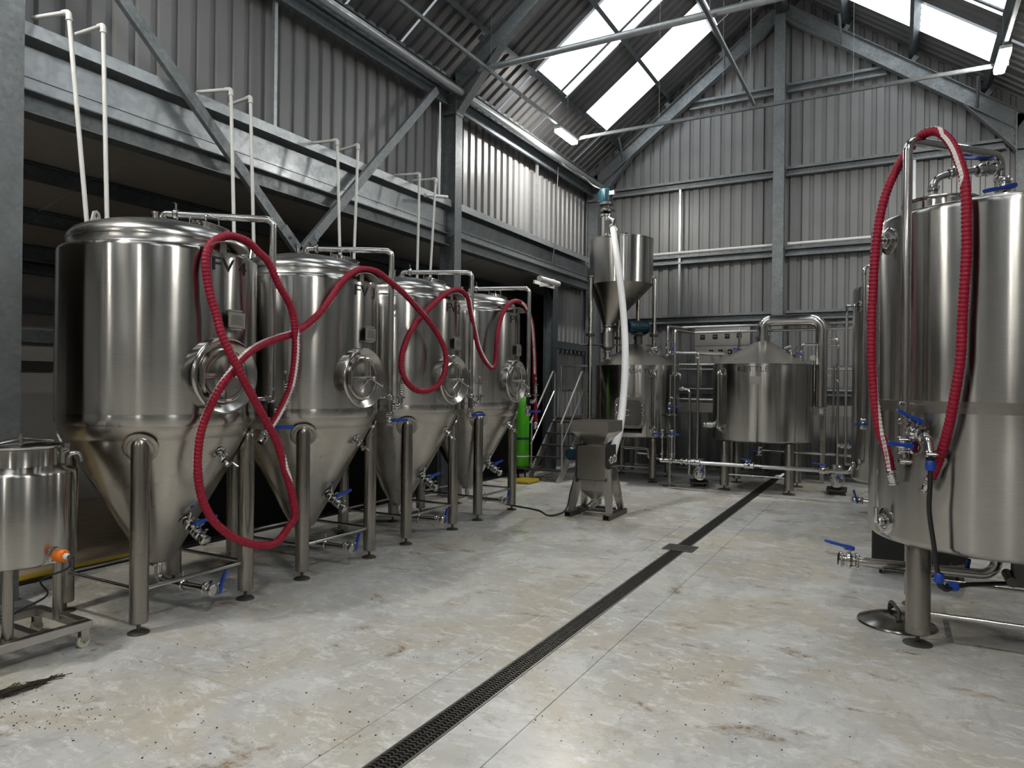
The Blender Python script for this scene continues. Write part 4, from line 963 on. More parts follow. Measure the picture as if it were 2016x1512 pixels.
# slimmer tank further down the same row
bt2 = bright_tank('storage_tank', 'tall steel tank half hidden between the kettle and the big tank', (.20, 9.9), .72, .46, 2.84, .43, .06, .18)
for z, nm in ((2.60, -1), (.66, 1)):
    dd = pol(.72, -152, z); dn = pol(1, -152, 0)
    q = MB().lathe([(.07, -.02), (.07, .006), (.045, .01)], 20, dd, dn); q.cyl(dd, dd+dn*.06, .02, n=10); q.tube([dd+dn*.06-RT*.09, dd+dn*.06+RT*.03], .016, n=10); q.tube([dd+dn*.06-RT*.085, dd+dn*.06-RT*.085+Vector((0, 0, .09*nm))], .016, n=10); q.clamp(dd+dn*.05, dn, .02)
    q.build('gauge_port', 'polished_steel', bt2)
e = pol(.78, -152, 0)-RT*.085
MB().cyl(e+Vector((0, 0, .74)), e+Vector((0, 0, 2.52)), .016, n=12).build('sight_tube', 'satin_steel', bt2)
q = MB(); e2 = pol(.79, -136, 0); q.cyl(e2+Vector((0, 0, 1.25)), e2+Vector((0, 0, 2.98)), .022, n=12); q.tube([e2+Vector((0, 0, 2.95)), e2+Vector((0, 0, 3.05)), e2*.3+Vector((0, 0, 3.1))], .022, n=12, bend=.05); q.build('spray_pipe', 'polished_steel', bt2)
valve(bt2, e2+Vector((0, 0, 1.17)), (0, 0, 1), -RT, .024, .14, name='fill_valve', body=.05, up=-FW)
q = MB(); q.lathe([(.06, 2.98), (.06, 3.03), (.08, 3.035), (.08, 3.05), (0, 3.06)], 16, (-.35, -.1, -.05)); q.build('top_port', 'polished_steel', bt2)
p2 = onD(1688, 985, 9.0); O = Vector((.20, 9.9, 0))
q = MB().tube([(.20, 9.9, .40), (.20, 9.9, p2.z), p2], .028, n=12, bend=.06); q.build('outlet_pipe', 'polished_steel', bt2, origin=O)
valve(bt2, p2-O, (p2-Vector((.2, 9.9, p2.z))), (-.3, 0, 1), .03, .15, name='outlet_valve', body=.05, up=(0, -1, 0))

# ------------------------------------------------------------------ brew kettle and mash tun
def vessel(name, label, c, R, zb, zt, zap, h, rl, rap):
    t = thing(name, label, 'tank', (c[0], c[1], 0))
    MB().lathe([(0, zb-.05), (R*.7, zb-.03), (R*.96, zb-.008), (R*.99, zb+.004), (R, zb+.02), (R, zt-.004), (R+.008, zt), (R+.008, zt+.008)], 96).build('shell', 'tank_steel', t, ang=50)
    MB().lathe([(R+.008, zt+.006), (R*.99, zt+.012), (rap+.02, zap-.012), (rap, zap)], 96, cap=True).build('cone_roof', 'cone_steel', t, ang=50)
    legs4(t, h, R, zb-.005, .24, rl, foot=rl*1.4, sides=((0, 3), (0, 1)) if name == 'brew_kettle' else ((3, 0),))
    return t
def gauge(t, R, ang, z0, z1):
    dn = pol(1, ang, 0)
    for z, s_ in ((z1, -1), (z0, 1)):
        p = dn*R+Vector((0, 0, z)); q = MB().lathe([(.075, -.012), (.07, .006), (.04, .012), (.03, .002)], 24, p, dn); q.tube([p, p+dn*.085, p+dn*.085+Vector((0, 0, .09*s_))], .022, n=12, bend=.045); q.clamp(p+dn*.05, dn, .022)
        q.build('gauge_port', 'polished_steel', t)
    MB().cyl(dn*(R+.085)+Vector((0, 0, z0+.08)), dn*(R+.085)+Vector((0, 0, z1-.08)), .012, n=10).build('sight_tube', 'satin_steel', t)
KC = Vector((-1.88, 11.55, 0)); KR = .75
kt = vessel('brew_kettle', 'steel brew kettle lettered KETTLE, with a wide bent vapour pipe', KC, KR, .775, 1.94, 2.31, .47, .068, .10)
ctr = math.atan2(-KC.y, -KC.x)            # direction from the kettle to the viewer
wrap_text('KETTLE', .115, ctr-.50, 1.825, KR+.004, 'lettering', kt, width=.47)
MB().box(pol(KR+.01, math.degrees(ctr)-7.5, 1.70), (.012, .155, .11), Matrix.Rotation(ctr-.13, 3, 'Z')).build('rating_plate', 'plate_grey', kt, smooth=False)
gauge(kt, KR, math.degrees(ctr)-50, .95, 1.82)
q = MB().lathe([(.10, 2.30), (.10, 2.36), (.115, 2.362), (.115, 2.385), (.10, 2.387), (.10, 2.40)], 32); q.build('neck', 'polished_steel', kt)
fp1 = onY(1628, 640, 11.62)-KC; fp2 = onY(1612, 801, 11.62)-KC
vp = MB().tube([(0, 0, 2.38), (0, 0, 2.64), (fp1.x-.07, .06, 2.64), (fp1.x-.07, .06, 1.30)], .088, n=24, bend=.17, bn=8)
vp = vp.build('vapour_pipe', 'polished_steel', kt)
q = MB(); q.cyl((fp1.x-.07, .06, 1.30), (fp1.x-.07, .06, 1.20), .035, n=14); q.build('drip_cap', 'white_plastic', vp)
q = MB(); q.tube([(fp1.x+.02, .04, 1.78), (fp1.x+.06, .03, 1.77), (fp1.x+.075, .03, 1.82)], .016, n=10); q.build('vapour_branch', 'polished_steel', vp)
def roofp(deg, f, dz=0): r = .11+(KR-.11)*f; return pol(r, deg, 2.31-(2.31-1.95)*f+dz)
q = MB(); c = roofp(math.degrees(ctr)+75, .35, .01); q.tube([c, c+Vector((.09, .01, .03))], .028, n=12); q.build('roof_lamp', 'polished_steel', kt)
q = MB(); c = roofp(math.degrees(ctr)+62, .62, .0); q.cyl(c, c+Vector((.0, 0, .05)), .05, n=16); q.cyl(c+Vector((0, 0, .05)), c+Vector((.05, .02, .14)), .012, n=8); q.ball(c+Vector((-.05, 0, .06)), .02); q.build('roof_hatch', 'polished_steel', kt)
q = MB(); c = roofp(math.degrees(ctr)+85, .97, .0); q.cyl(c, c+Vector((0, 0, .06)), .012, n=8); q.lathe([(0, -.012), (.045, -.012), (.045, .012), (0, .012)], 20, c+Vector((0, 0, .09)), (0, 1, .1)); q.build('dial_gauge', 'polished_steel', kt)
q = MB(); c = pol(KR, math.degrees(ctr)-80, .98); dn = pol(1, math.degrees(ctr)-80, 0); q.cyl(c, c+dn*.10, .05, n=14); q.ball(c+dn*.12, .045); q.build('side_valve', 'polished_steel', kt)
valve(kt, Vector((.02, -.35, .62)), (0, 0, 1), (-1, .3, 0), .03, .12, name='bottom_valve', body=.06, up=(-.3, -1, 0))

MC = Vector((-3.97, 11.66, 0)); MR = .72
mt = vessel('mash_tun', 'steel mash tun lettered MASH TUN, under the grain hopper', MC, MR, .75, 1.93, 2.32, .43, .06, .10)
ctm = math.atan2(-MC.y, -MC.x)
wrap_text('MASH TUN', .105, ctm-.36, 1.80, MR+.004, 'lettering', mt, width=.60)
gauge(mt, MR, math.degrees(ctm)+21, .90, 1.80); 
p = pol(MR, math.degrees(ctm)+60, 1.80); dn = pol(1, math.degrees(ctm)+60, 0)
q = MB().lathe([(.075, -.012), (.07, .006), (.04, .012), (.03, .002)], 24, p, dn); q.tube([p, p+dn*.09, p+dn*.09-Vector((0, 0, .12))], .022, n=12, bend=.045); q.build('wort_port', 'polished_steel', mt)
# agitator motor
mo = MB().lathe([(0, -.21), (.075, -.21), (.09, -.195), (.09, -.12), (.10, -.115), (.10, .14), (.115, .145), (.115, .165), (.06, .18), (0, .18)], 28, (.05, -.12, 2.60), (.55, .83, 0))
for k in range(18):
    a = 2*PI*k/18; ax, ay, ad = frame((.55, .83, 0)); c = Vector((.05, -.12, 2.60))+(ax*math.cos(a)+ay*math.sin(a))*.106
    mo.box(c+ad*.01, (.008, .008, .008), None); mo.tube([c-ad*.10, c+ad*.12], .006, n=4)
mo = mo.build('agitator_motor', 'teal_paint', mt)
q = MB(); q.cyl((.03, -.05, 2.30), (.03, -.05, 2.48), .07, n=16); q.box((.04, -.08, 2.49), (.18, .22, .05)); q.build('motor_bracket', 'dark_steel', mo)
q = MB(); q.tube([(-.14, -.2, 2.22), (-.14, -.2, 2.52), (-.02, -.22, 2.52)], .014, n=10, bend=.05); q.build('spray_pipe', 'polished_steel', mt)
def roofm(deg, f, dz=0): r = .11+(MR-.11)*f; return pol(r, deg, 2.32-(2.32-1.94)*f+dz)
q = MB(); c = roofm(math.degrees(ctm)+80, .42, .02); q.cyl(c-Vector((0, 0, .05)), c+Vector((0, 0, .02)), .045, n=14); q.cyl(c, c+Vector((.03, 0, .11)), .012, n=8); q.ball(c+Vector((-.04, -.02, .02)), .022); q.build('roof_hatch', 'polished_steel', mt)
q = MB(); c = roofm(math.degrees(ctm)+50, .30, .02); q.tube([c, c+Vector((.10, .02, .02))], .03, n=12); q.build('roof_lamp', 'polished_steel', mt)
# grain-out door: rounded rectangle with clamps and a chute lip
gd = pol(MR+.015, math.degrees(ctm)-7, 1.16)+Vector((0, 0, 0)); nx = pol(1, math.degrees(ctm)-7, 0); sx = Vector((-nx.y, nx.x, 0))
def rrect(wd, hh, r, n=5):
    out = []
    for (cx, cy, a0) in ((wd-r, hh-r, 0), (-wd+r, hh-r, 90), (-wd+r, -hh+r, 180), (wd-r, -hh+r, 270)):
        for k in range(n+1): a = math.radians(a0+90*k/n); out.append((cx+r*math.cos(a), cy+r*math.sin(a)))
    return out
pr = rrect(.225, .235, .09)
q = MB().extrude(pr, gd-nx*.10, gd+nx*.20, sx, (0, 0, 1))
q.extrude([(a*1.08, b_*1.08) for a, b_ in pr], gd+nx*.175, gd+nx*.195, sx, (0, 0, 1))
q = q.build('grain_door', 'panel_steel', mt)
MB().extrude([(a*.86, b_*.86) for a, b_ in pr], gd+nx*.20, gd+nx*.225, sx, (0, 0, 1)).build('door_leaf', 'lid_steel', q)
for s_ in (-1, 1):
    for zz in (-.12, .02, .14):
        MB().tube([gd+nx*.19+sx*(s_*.235)+Vector((0, 0, zz)), gd+nx*.235+sx*(s_*.20)+Vector((0, 0, zz-.02)), gd+nx*.26+sx*(s_*.215)+Vector((0, 0, zz-.06))], .008, n=8).build('door_clamp', 'polished_steel', q)
MB().torus(gd+nx*.24+sx*-.04, .045, .008, nx, 20, 8).build('door_handle', 'polished_steel', q)
lip = gd+Vector((0, 0, -.235))
MB().add([lip-sx*.20, lip+sx*.20, lip+sx*.20+nx*.24-Vector((0, 0, .09)), lip-sx*.20+nx*.24-Vector((0, 0, .09)), lip-sx*.20+Vector((0, 0, .08)), lip+sx*.20+Vector((0, 0, .08)), lip+sx*.20+nx*.24-Vector((0, 0, .03)), lip-sx*.20+nx*.24-Vector((0, 0, .03))], [(0, 1, 2, 3), (0, 3, 7, 4), (1, 5, 6, 2)]).build('chute', 'satin_steel', q, smooth=False)
q = MB(); q.tube([Vector((-.1, -.3, .70)), Vector((-.1, -.42, .55)), Vector((.35, -.42, .55)), Vector((.35, -.42, .40)), Vector((.75, -.42, .40))], .022, n=10, bend=.05); q.tube([Vector((.1, -.2, .70)), Vector((.1, -.3, .46)), Vector((.5, -.35, .46))], .02, n=10, bend=.05)
q.build('drain_pipe', 'polished_steel', mt)

# grain hopper on tall legs, offset cone, drop chute into the mash tun
HC = Vector((-4.26, 11.60, 0)); HR = .55
gh = thing('grain_hopper', 'steel grain hopper with an offset cone, raised above the mash tun', 'hopper', tuple(HC))
MB().lathe([(HR-.004, 3.34), (HR, 3.345), (HR, 4.10), (HR+.006, 4.105), (HR+.006, 4.125)], 80).build('shell', 'tank_steel', gh)
MB().lathe([(HR+.006, 4.122), (HR*.6, 4.15), (0, 4.165)], 64).build('top', 'satin_steel', gh)
tip = Vector((-.20, -.11, 2.62)); n = 64; vs = [(HR*math.cos(2*PI*k/n), HR*math.sin(2*PI*k/n), 3.345) for k in range(n)]+[(tip.x+.075*math.cos(2*PI*k/n), tip.y+.075*math.sin(2*PI*k/n), tip.z) for k in range(n)]
MB().add(vs, [(k, (k+1) % n, n+(k+1) % n, n+k) for k in range(n)]).build('offset_cone', 'cone_steel', gh)
for k, (px, v0) in enumerate(((1172, 540), (1281, 540), (1219, 600), (1260, 560))):
    pd = (12.05, 12.05, 12.7, 12.7)[k]; a = onD(px, 540, pd)-HC
    rr_ = math.hypot(a.x, a.y); s_ = (HR+.03)/rr_; a = Vector((a.x*s_, a.y*s_, 3.48)) 
    zl = 1.98 if k == 1 else (0.0 if k == 0 else 2.05)
    lg = MB().lathe([(.036, zl), (.036, 3.42), (.03, 3.44), (0, 3.45)], 16, (a.x, a.y, 0)).build('leg', 'leg_steel', gh)
    q = MB().lathe([(.075, 2.46), (.075, 2.485), (.036, 2.486)], 18, (a.x, a.y, 0), cap=True); q.lathe([(.075, 2.44), (.075, 2.458), (.036, 2.458)], 18, (a.x, a.y, 0), cap=True); q.build('leg_flange', 'dark_steel', lg)
    MB().box((a.x*.97, a.y*.97, 3.47), (.06, .06, .03)).build('leg_pad', 'satin_steel', lg)
q = MB().lathe([(.09, 2.615), (.09, 2.64), (.06, 2.645)], 20, (tip.x, tip.y, 0)); q.lathe([(.085, 2.52), (.085, 2.56), (.06, 2.62)], 20, (tip.x, tip.y, 0))
q.lathe([(.06, 2.52), (.12, 2.515), (.12, 2.26), (.05, 2.20)], 24, (tip.x, tip.y, 0)); q.build('drop_chute', 'satin_steel', gh)
q = MB().lathe([(.05, 2.21), (.05, 1.86)], 16, (tip.x, tip.y, 0)); q.lathe([(.08, 2.17), (.08, 2.19)], 16, (tip.x, tip.y, 0), cap=True); q.lathe([(.08, 2.05), (.08, 2.07)], 16, (tip.x, tip.y, 0), cap=True); q.lathe([(.08, 1.98), (.08, 2.0)], 16, (tip.x, tip.y, 0), cap=True); q.build('chute_pipe', 'satin_steel', gh)
MB().paddle(Vector((tip.x+.08, tip.y, 2.12)), (.9, .4, -.05), (0, 0, 1), .2).build('slide_handle', 'blue_plastic', gh)
q = MB(); q.tube([(-.5, -.35, 2.30), (.5, .2, 2.30)], .012, n=8); q.tube([(-.62, -.35, 2.30), (-.35, -.22, 2.30)], .018, n=8); q.build('cross_bar', 'dark_steel', gh)
q = MB(); c = onD(1232, 468, 12.3)-HC; q.cyl((c.x, c.y, 4.15), (c.x, c.y, 4.24), .018, n=10); q.build('vent_stub', 'polished_steel', gh); 
MB().ball((c.x+.01, c.y, 4.265), .026).build('vent_knob', 'black_rubber', gh)
# auger drive on top
au = HC+Vector((-.235, -.14, 0))
ad = thing('auger_drive', 'teal geared motor standing on the grain hopper', 'motor', (au.x, au.y, 4.13))
q = MB().lathe([(.12, 0), (.12, .03), (.085, .035), (.085, .40), (.11, .41), (.11, .44), (.07, .45)], 24); q.box((.055, -.06, .22), (.10, .08, .22)); q.build('auger_body', 'polished_steel', ad)
q = MB().lathe([(.09, 0), (.13, .01), (.13, .035), (.08, .04)], 22, (.06, -.02, .50), (.35, -.2, 1), cap=True); q.tube([(.02, -.02, .42), (.16, -.05, .30), (.20, -.06, .12)], .05, n=14, bend=.08); q.build('outlet_head', 'polished_steel', ad)
q = MB().lathe([(.05, .48), (.10, .49), (.10, .54), (.07, .56), (.07, .60), (.12, .61), (.12, .65), (.10, .66)], 22); q.build('gearbox', 'dark_steel', ad)
q = MB().lathe([(.06, .62), (.11, .64), (.115, .66), (.115, .84), (.095, .87), (0, .88)], 24, (-.02, 0, .02))
for k in range(16): a = 2*PI*k/16; q.cyl((-.02+.118*math.cos(a), .118*math.sin(a), .69), (-.02+.118*math.cos(a), .118*math.sin(a), .85), .006, n=4)
q.build('motor', 'teal_paint', ad); MB().box((.12, -.03, .80), (.10, .09, .07)).build('terminal_box', 'satin_steel', ad)
# white flexible auger tube from the mill up to the drive
tp = [(1197, 930, 8.72), (1203, 905, 8.82), (1211, 876, 9.0), (1219, 848, 9.2), (1226, 797, 9.55), (1230, 740, 9.9), (1231, 690, 10.2), (1229, 640, 10.5), (1225, 590, 10.75), (1220, 545, 10.95), (1214, 500, 11.15), (1210, 470, 11.3), (1207, 446, 11.42)]
tp = [onD(*p) for p in tp]
t = thing('auger_tube', 'long white flexible grain tube rising from the mill to the hopper motor', 'tube', tuple(tp[0]))
P, L = spline(tp, .05)
MB().tube(P, .052, n=16).build('white_tube', 'tube_white', t, origin=tp[0])
a = tp[-1]; hd = Vector((au.x+.17, au.y-.05, 4.43))
q = MB().tube([a-(a-P[-3]).normalized()*.02, a+(a-P[-3]).normalized()*.02], .062, n=16); q.tube([a, a+(hd-a)*.5, hd], .042, n=14); q.build('end_collar', 'polished_steel', t, origin=tp[0])
# power cable strung to the motor
pc = [onX(1092, 300, -5.45), onX(1110, 325, -5.35), onX(1150, 350, -5.2), Vector((au.x-.15, au.y-.1, 5.05)), Vector((au.x, au.y, 4.99))]
t = thing('motor_cable', 'thin pale cable strung from the eaves to the hopper motor', 'cable', tuple(pc[0]))
MB().tube(spline(pc, .05)[0], .012, n=8).build('cable_run', 'plate_grey', t, origin=pc[0])
pc = [onX(1100, 300, -5.5), onX(1096, 400, -5.5), onX(1094, 460, -5.5), onX(1086, 525, -5.5)]
t = thing('hanging_cable', 'thin black cable hanging down the brightly lit far wall panel', 'cable', tuple(pc[0]))
MB().tube(spline(pc, .05)[0], .008, n=6).build('cable_run', 'black_rubber', t, origin=pc[0])

# ------------------------------------------------------------------ grain mill
ML = Vector((-3.25, 8.05, 0))
gm = thing('grain_mill', 'two-roller grain mill on splayed legs, with a steel feed hopper', 'mill', tuple(ML))
for x in (-.245, .25):
    q = MB(); q.rbox((x, 0, .033), (.085, .62, .064), .006); q.build('foot_rail', 'dark_steel', gm)
    MB().box((x, -.311, .033), (.062, .004, .042)).build('rail_end_shade', 'black_board', gm, smooth=False)  # black plate on the solid end, painted as the shade inside a hollow rail
for x, s_ in ((-.245, 1), (.25, -1)):
    for y, ty in ((-.20, -.07), (.20, .07)):
        a, b_ = Vector((x, y, .065)), Vector((x+s_*.085, ty, .58)); d = (b_-a).normalized(); u = d.cross(Vector((0, 1, 0))).normalized()
        MB().add([a-u*.035+Vector((0, -.02, 0)), a+u*.035+Vector((0, -.02, 0)), a+u*.035+Vector((0, .02, 0)), a-u*.035+Vector((0, .02, 0)), b_-u*.065+Vector((0, -.03, 0)), b_+u*.065+Vector((0, -.03, 0)), b_+u*.065+Vector((0, .03, 0)), b_-u*.065+Vector((0, .03, 0))], [(0, 1, 2, 3), (4, 5, 6, 7), (0, 1, 5, 4), (1, 2, 6, 5), (2, 3, 7, 6), (3, 0, 4, 7)]).build('leg', 'satin_steel', gm, smooth=False)
q = MB(); q.bx(-.20, .205, .10, .14, .06, .09); q.bx(-.20, .205, -.12, -.08, .06, .09); q.build('cross_rail', 'dark_steel', gm, smooth=False)
MB().rbox((.0, 0, .66), (.36, .34, .38), .008).build('mill_body', 'satin_steel', gm)
MB().rbox((.0, -.175, .655), (.365, .012, .41), .004).build('front_panel', 'cone_steel', gm)
MB().box((-.193, -.02, .64), (.02, .33, .46)).build('side_plate', 'black_paint', gm, smooth=False)
MB().box((.193, -.02, .74), (.02, .30, .26)).build('side_plate', 'black_paint', gm, smooth=False)
def frust(x0, x1, y0, y1, z1, a0, a1, b0, b1, z0): return [(x0, y0, z1), (x1, y0, z1), (x1, y1, z1), (x0, y1, z1), (a0, b0, z0), (a1, b0, z0), (a1, b1, z0), (a0, b1, z0)]
FQ = [(0, 1, 5, 4), (1, 2, 6, 5), (2, 3, 7, 6), (3, 0, 4, 7)]
q = MB(); q.add(frust(-.235, .235, -.24, .26, 1.165, -.235, .235, -.24, .26, 1.03), FQ); q.add(frust(-.235, .235, -.24, .26, 1.03, -.10, .10, -.06, .08, .87), FQ); q.add(frust(-.10, .10, -.06, .08, .87, -.10, .10, -.06, .08, .84), FQ)
q.add(frust(-.243, .243, -.25, .27, 1.167, -.235, .235, -.24, .26, 1.167), FQ)
q.build('feed_hopper', 'satin_steel', gm, smooth=False)
q = MB(); q.add(frust(-.15, .15, -.14, .14, .44, -.15, .15, -.14, .14, .31), FQ); q.add(frust(-.15, .15, -.14, .14, .31, -.05, .05, -.05, .05, .20), FQ); q.bx(-.05, .05, -.05, .05, .13, .20); q.build('grist_hopper', 'satin_steel', gm, smooth=False)
q = MB().tube([(.0, .02, .17), (-.05, -.10, .10)], .045, n=16); q.lathe([(.05, 0), (.05, .02)], 16, (-.05, -.10, .10), (-.05, -.12, -.07), cap=True); q.tube([(.12, .12, .08), (.06, .16, .45)], .025, n=10); q.build('outlet_tube', 'polished_steel', gm)
q = MB().lathe([(0, -.02), (.07, -.02), (.085, 0), (.088, .02), (.088, .22), (.06, .24), (0, .24)], 28, (-.305, -.10, .735), (0, 1, 0))
for k in range(14): a = 2*PI*k/14; q.cyl((-.305+.09*math.cos(a), .0, .735+.09*math.sin(a)), (-.305+.09*math.cos(a), .12, .735+.09*math.sin(a)), .005, n=4)
mm_ = q.build('motor', 'teal_paint', gm)
MB().torus((-.305, -.122, .735), .045, .006, (0, 1, 0), 20, 6).build('fan_grille', 'black_paint', mm_)
MB().cyl((-.305, .06, .735), (-.21, .06, .735), .02, n=10).build('drive_shaft', 'dark_steel', mm_)
for y, z in ((-.14, .70), (-.02, .71)):
    q = MB().torus((.245, y, z), .045, .008, (1, 0, 0), 20, 6); q.cyl((.20, y, z), (.27, y, z), .01, n=8); q.tube([(.245, y-.045, z), (.245, y+.045, z)], .005, n=6); q.tube([(.245, y, z-.045), (.245, y, z+.045)], .005, n=6); q.build('gap_wheel', 'polished_steel', gm)
q = MB().lathe([(0, .0), (.08, 0), (.08, .05), (0, .05)], 24, (.20, -.02, .52), (1, 0, 0)); q.build('pulley', 'dark_steel', gm)
pc = [Vector((-.22, -.1, .55)), Vector((-.27, -.16, .3)), Vector((-.30, -.26, .06)), Vector((-.42, -.42, .012)), onZ(1060, 1005, .010)-ML, onZ(1000, 993, .010)-ML, onZ(975, 985, .010)-ML, onZ(940, 982, .010)-ML, Vector((-1.7, .2, .01))]
MB().tube(spline(pc, .04)[0], .011, n=8).build('power_cable', 'black_rubber', gm)

# ------------------------------------------------------------------ gas bottle, stairs, platform
t = thing('gas_bottle', 'bright green gas bottle standing past FV 1', 'bottle', (-5.60, 10.49, 0.20))
sd = thing('bottle_stand', 'low dark stand under the green gas bottle', 'stand', (-5.60, 10.49, 0))
MB().rbox((0, 0, .185), (.34, .34, .026), .01).build('stand_top', 'dark_steel', sd)
for x in (-.14, .14):
    for y in (-.14, .14): MB().cyl((x, y, 0), (x, y, .175), .016, n=8).build('leg', 'black_paint', sd)
MB().lathe([(0, .0), (.115, .002), (.125, .03), (.125, 1.06), (.115, 1.14), (.085, 1.22), (.05, 1.265), (.04, 1.28), (0, 1.28)], 36).build('body', 'green_paint', t)
MB().lathe([(.045, 1.26), (.045, 1.29), (.03, 1.30), (.025, 1.345), (0, 1.35)], 16).build('valve_head', 'polished_steel', t)
q = MB().lathe([(.128, .46), (.130, .47), (.130, .49), (.128, .50)], 36); q.build('strap', 'teal_paint', t)
MB().lathe([(.127, .17), (.129, .175), (.129, .185), (.127, .19)], 36).build('band', 'white_plastic', t)
t = tag(MB().rbox((0, 0, .03), (.34, .40, .05), .02).build('yellow_tray', 'yellow_paint', None, loc=(-5.3, 10.05, 0.002)), 'low yellow tray on the floor beside the green gas bottle', 'tray')
pos = onX(1062, 548, -5.3)
q = MB().tube([(0, 0, 0), (.0, .75, .0)], .05, n=16); yq = 11.56-pos.y; q.bx(-.25, .02, .5, .56, -.06, .06); q.bx(-.27, -.24, .3, yq+.02, -.03, .03)
tag(q.build('roller_tube', 'white_plastic', None, loc=tuple(pos)), 'pale tube end sticking out under the beam above the gas bottle', 'tube')
st = thing('metal_stairs', 'steel stairs with pale handrails, climbing beside the mash tun', 'stairs', (-5.1, 10.2, 0))
for x in (-.28, .28):
    MB().add([(x-.02, 0.03, 0), (x+.02, .03, 0), (x+.02, .20, 0), (x-.02, .20, 0), (x-.02, 1.13, 1.02), (x+.02, 1.13, 1.02), (x+.02, 1.13, .86), (x-.02, 1.13, .86)], [(0, 1, 2, 3), (4, 5, 6, 7), (0, 1, 5, 4), (3, 2, 6, 7), (0, 3, 7, 4), (1, 2, 6, 5)]).build('stringer', 'plate_grey', st, smooth=False)
    h_ = MB().tube([(x, .17, .95), (x, 1.02, 1.83), (x, 1.10, 1.80), (x, 1.10, 1.02)], .018, n=10, bend=.05); h_.tube([(x, .20, .60), (x, 1.08, 1.48)], .014, n=8); h_.tube([(x, .22, .97), (x, .22, .15)], .016, n=8); h_.build('handrail', 'plate_grey', st)
for k in range(5): MB().bx(-.27, .27, .12+k*.2, .30+k*.2, .17+.19*k, .195+.19*k).build('tread', 'dark_steel', st, smooth=False)
pt = thing('brew_platform', 'dark steel platform with railing behind the mash tun and kettle', 'platform', (-3.0, 12.9, 0))
MB().bx(-2.4, -1.75, -1.55, .5, .97, 1.01).build('deck', 'dark_steel', pt, smooth=False)
MB().bx(-1.35, 2.9, -.25, .5, 1.25, 1.29).build('deck', 'dark_steel', pt, smooth=False)
MB().bx(-1.35, 2.9, -.29, -.25, 1.13, 1.30).build('deck_edge', 'plate_grey', pt, smooth=False)
for x in (-2.35, -1.4, -.3, .45, 1.9, 2.8): MB().bx(x-.03, x+.03, -.26, -.20, 0, 1.14 if x > -1.4 else .97).build('post', 'leg_steel', pt, smooth=False)
q = MB()
for z in (1.50, 1.93): q.tube([(-2.3, -1.5, z), (-1.75, -1.5, z)], .018, n=8)
for x in (-2.3, -1.75): q.tube([(x, -1.5, 1.0), (x, -1.5, 1.93)], .018, n=8)
q.build('railing', 'satin_steel', pt)
q = MB()
for z in (1.55, 1.90): q.tube([(-1.0, -.22, z), (2.85, -.22, z)], .016, n=8)
q.build('railing', 'satin_steel', pt)
# control panel
pn = thing('control_panel', 'steel control panel with black displays and round knobs behind the kettle', 'panel', (-2.86, 13.25, -.09))
MB().rbox((0, 0, 2.44), (1.02, .22, .72), .01).build('cabinet', 'panel_steel', pn)
MB().box((0, -.113, 2.44), (.98, .006, .012)).build('panel_seam', 'dark_steel', pn, smooth=False)
for x, z, s_ in ((-.35, 2.60, .088), (-.12, 2.605, .088), (.10, 2.61, .088), (.31, 2.62, .085)):
    o = MB().rbox((x, -.118, z), (s_, .02, s_), .004).build('display', 'screen_black', pn); MB().box((x, -.13, z+.008), (s_*.7, .002, .008)).build('display_bar', 'plate_grey', o, smooth=False)
    for dx in ((-.022, .022) if x < .3 else ()): MB().cyl((x+dx, -.11, z-.075), (x+dx, -.135, z-.075), .012, n=10).build('button', 'plate_grey', pn)
for x in (-.19, -.02, .15):
    o = MB().rbox((x, -.118, 2.325), (.075, .02, .085), .004).build('switch_plate', 'screen_black', pn); MB().cyl((x, -.125, 2.32), (x, -.165, 2.32), .018, n=12).build('knob', 'plate_grey', o)
for x, m_ in ((-.02, 'plate_red'), (.15, 'screen_black'), (.30, 'plate_grey')): MB().cyl((x, -.11, 2.25), (x, -.14, 2.25), .016, n=12).build('button', m_, pn)
for x in (-.4, .4): MB().bx(x-.02, x+.02, -.02, .02, 1.38, 2.10).build('stand_leg', 'satin_steel', pn, smooth=False)

# ------------------------------------------------------------------ brewhouse pipework
def pipe_thing(name, label, pts, r, bend=.05, mat='polished_steel', extra=None):
    pts = [Vector(p) for p in pts]; t = thing(name, label, 'pipe', tuple(pts[0]), 0, 'brewhouse pipes')
    MB().tube(pts, r, n=12, bend=bend).build('run', mat, t, origin=pts[0]); return t, pts[0]
YP = 11.0
YB = 11.86
a, b_ = onY(1314.5, 700, YP), onY(1314.5, 643, YP)
t, O = pipe_thing('supply_pipe', 'upper overhead steel pipe running across above the kettle, from the mash tun', [a, b_, Vector((b_.x-.02, YB, b_.z+.05)), Vector((-.2, YB, b_.z+.06))], .021)
q = MB(); q.clamp(a+Vector((0, 0, .25)), (0, 0, 1), .021); q.clamp(a, (0, 0, 1), .021); q.clamp(Vector((b_.x+1.4, YB, b_.z+.055)), (1, 0, 0), .021); q.build('pipe_clamp', 'polished_steel', t, origin=O)
valve(t, a+Vector((0, 0, .18))-O, (0, 0, 1), (1, .2, 0), .02, .12, name='pipe_valve')
a, b_ = onY(1327, 905, YP-.1), onY(1329, 650, YP-.1); e = Vector((b_.x+.06, YB-.06, b_.z+.02))
t, O = pipe_thing('return_pipe', 'lower overhead steel pipe with a drop to the kettle roof', [a, b_, e, Vector((-.2, e.y, e.z+.01))], .021)
p = onY(1456, 646, e.y); p.z = e.z; q = MB(); q.tube([p, p-Vector((0, 0, .40))], .019, n=10); q.clamp(p, (1, 0, 0), .022); q.clamp(p-Vector((0, 0, .28)), (0, 0, 1), .02); q.build('pipe_drop', 'polished_steel', t, origin=O)
valve(t, p-Vector((0, 0, .30))-O, (0, 0, 1), (-1, -.2, .3), .02, .10, name='pipe_valve', up=(0, -1, 0))
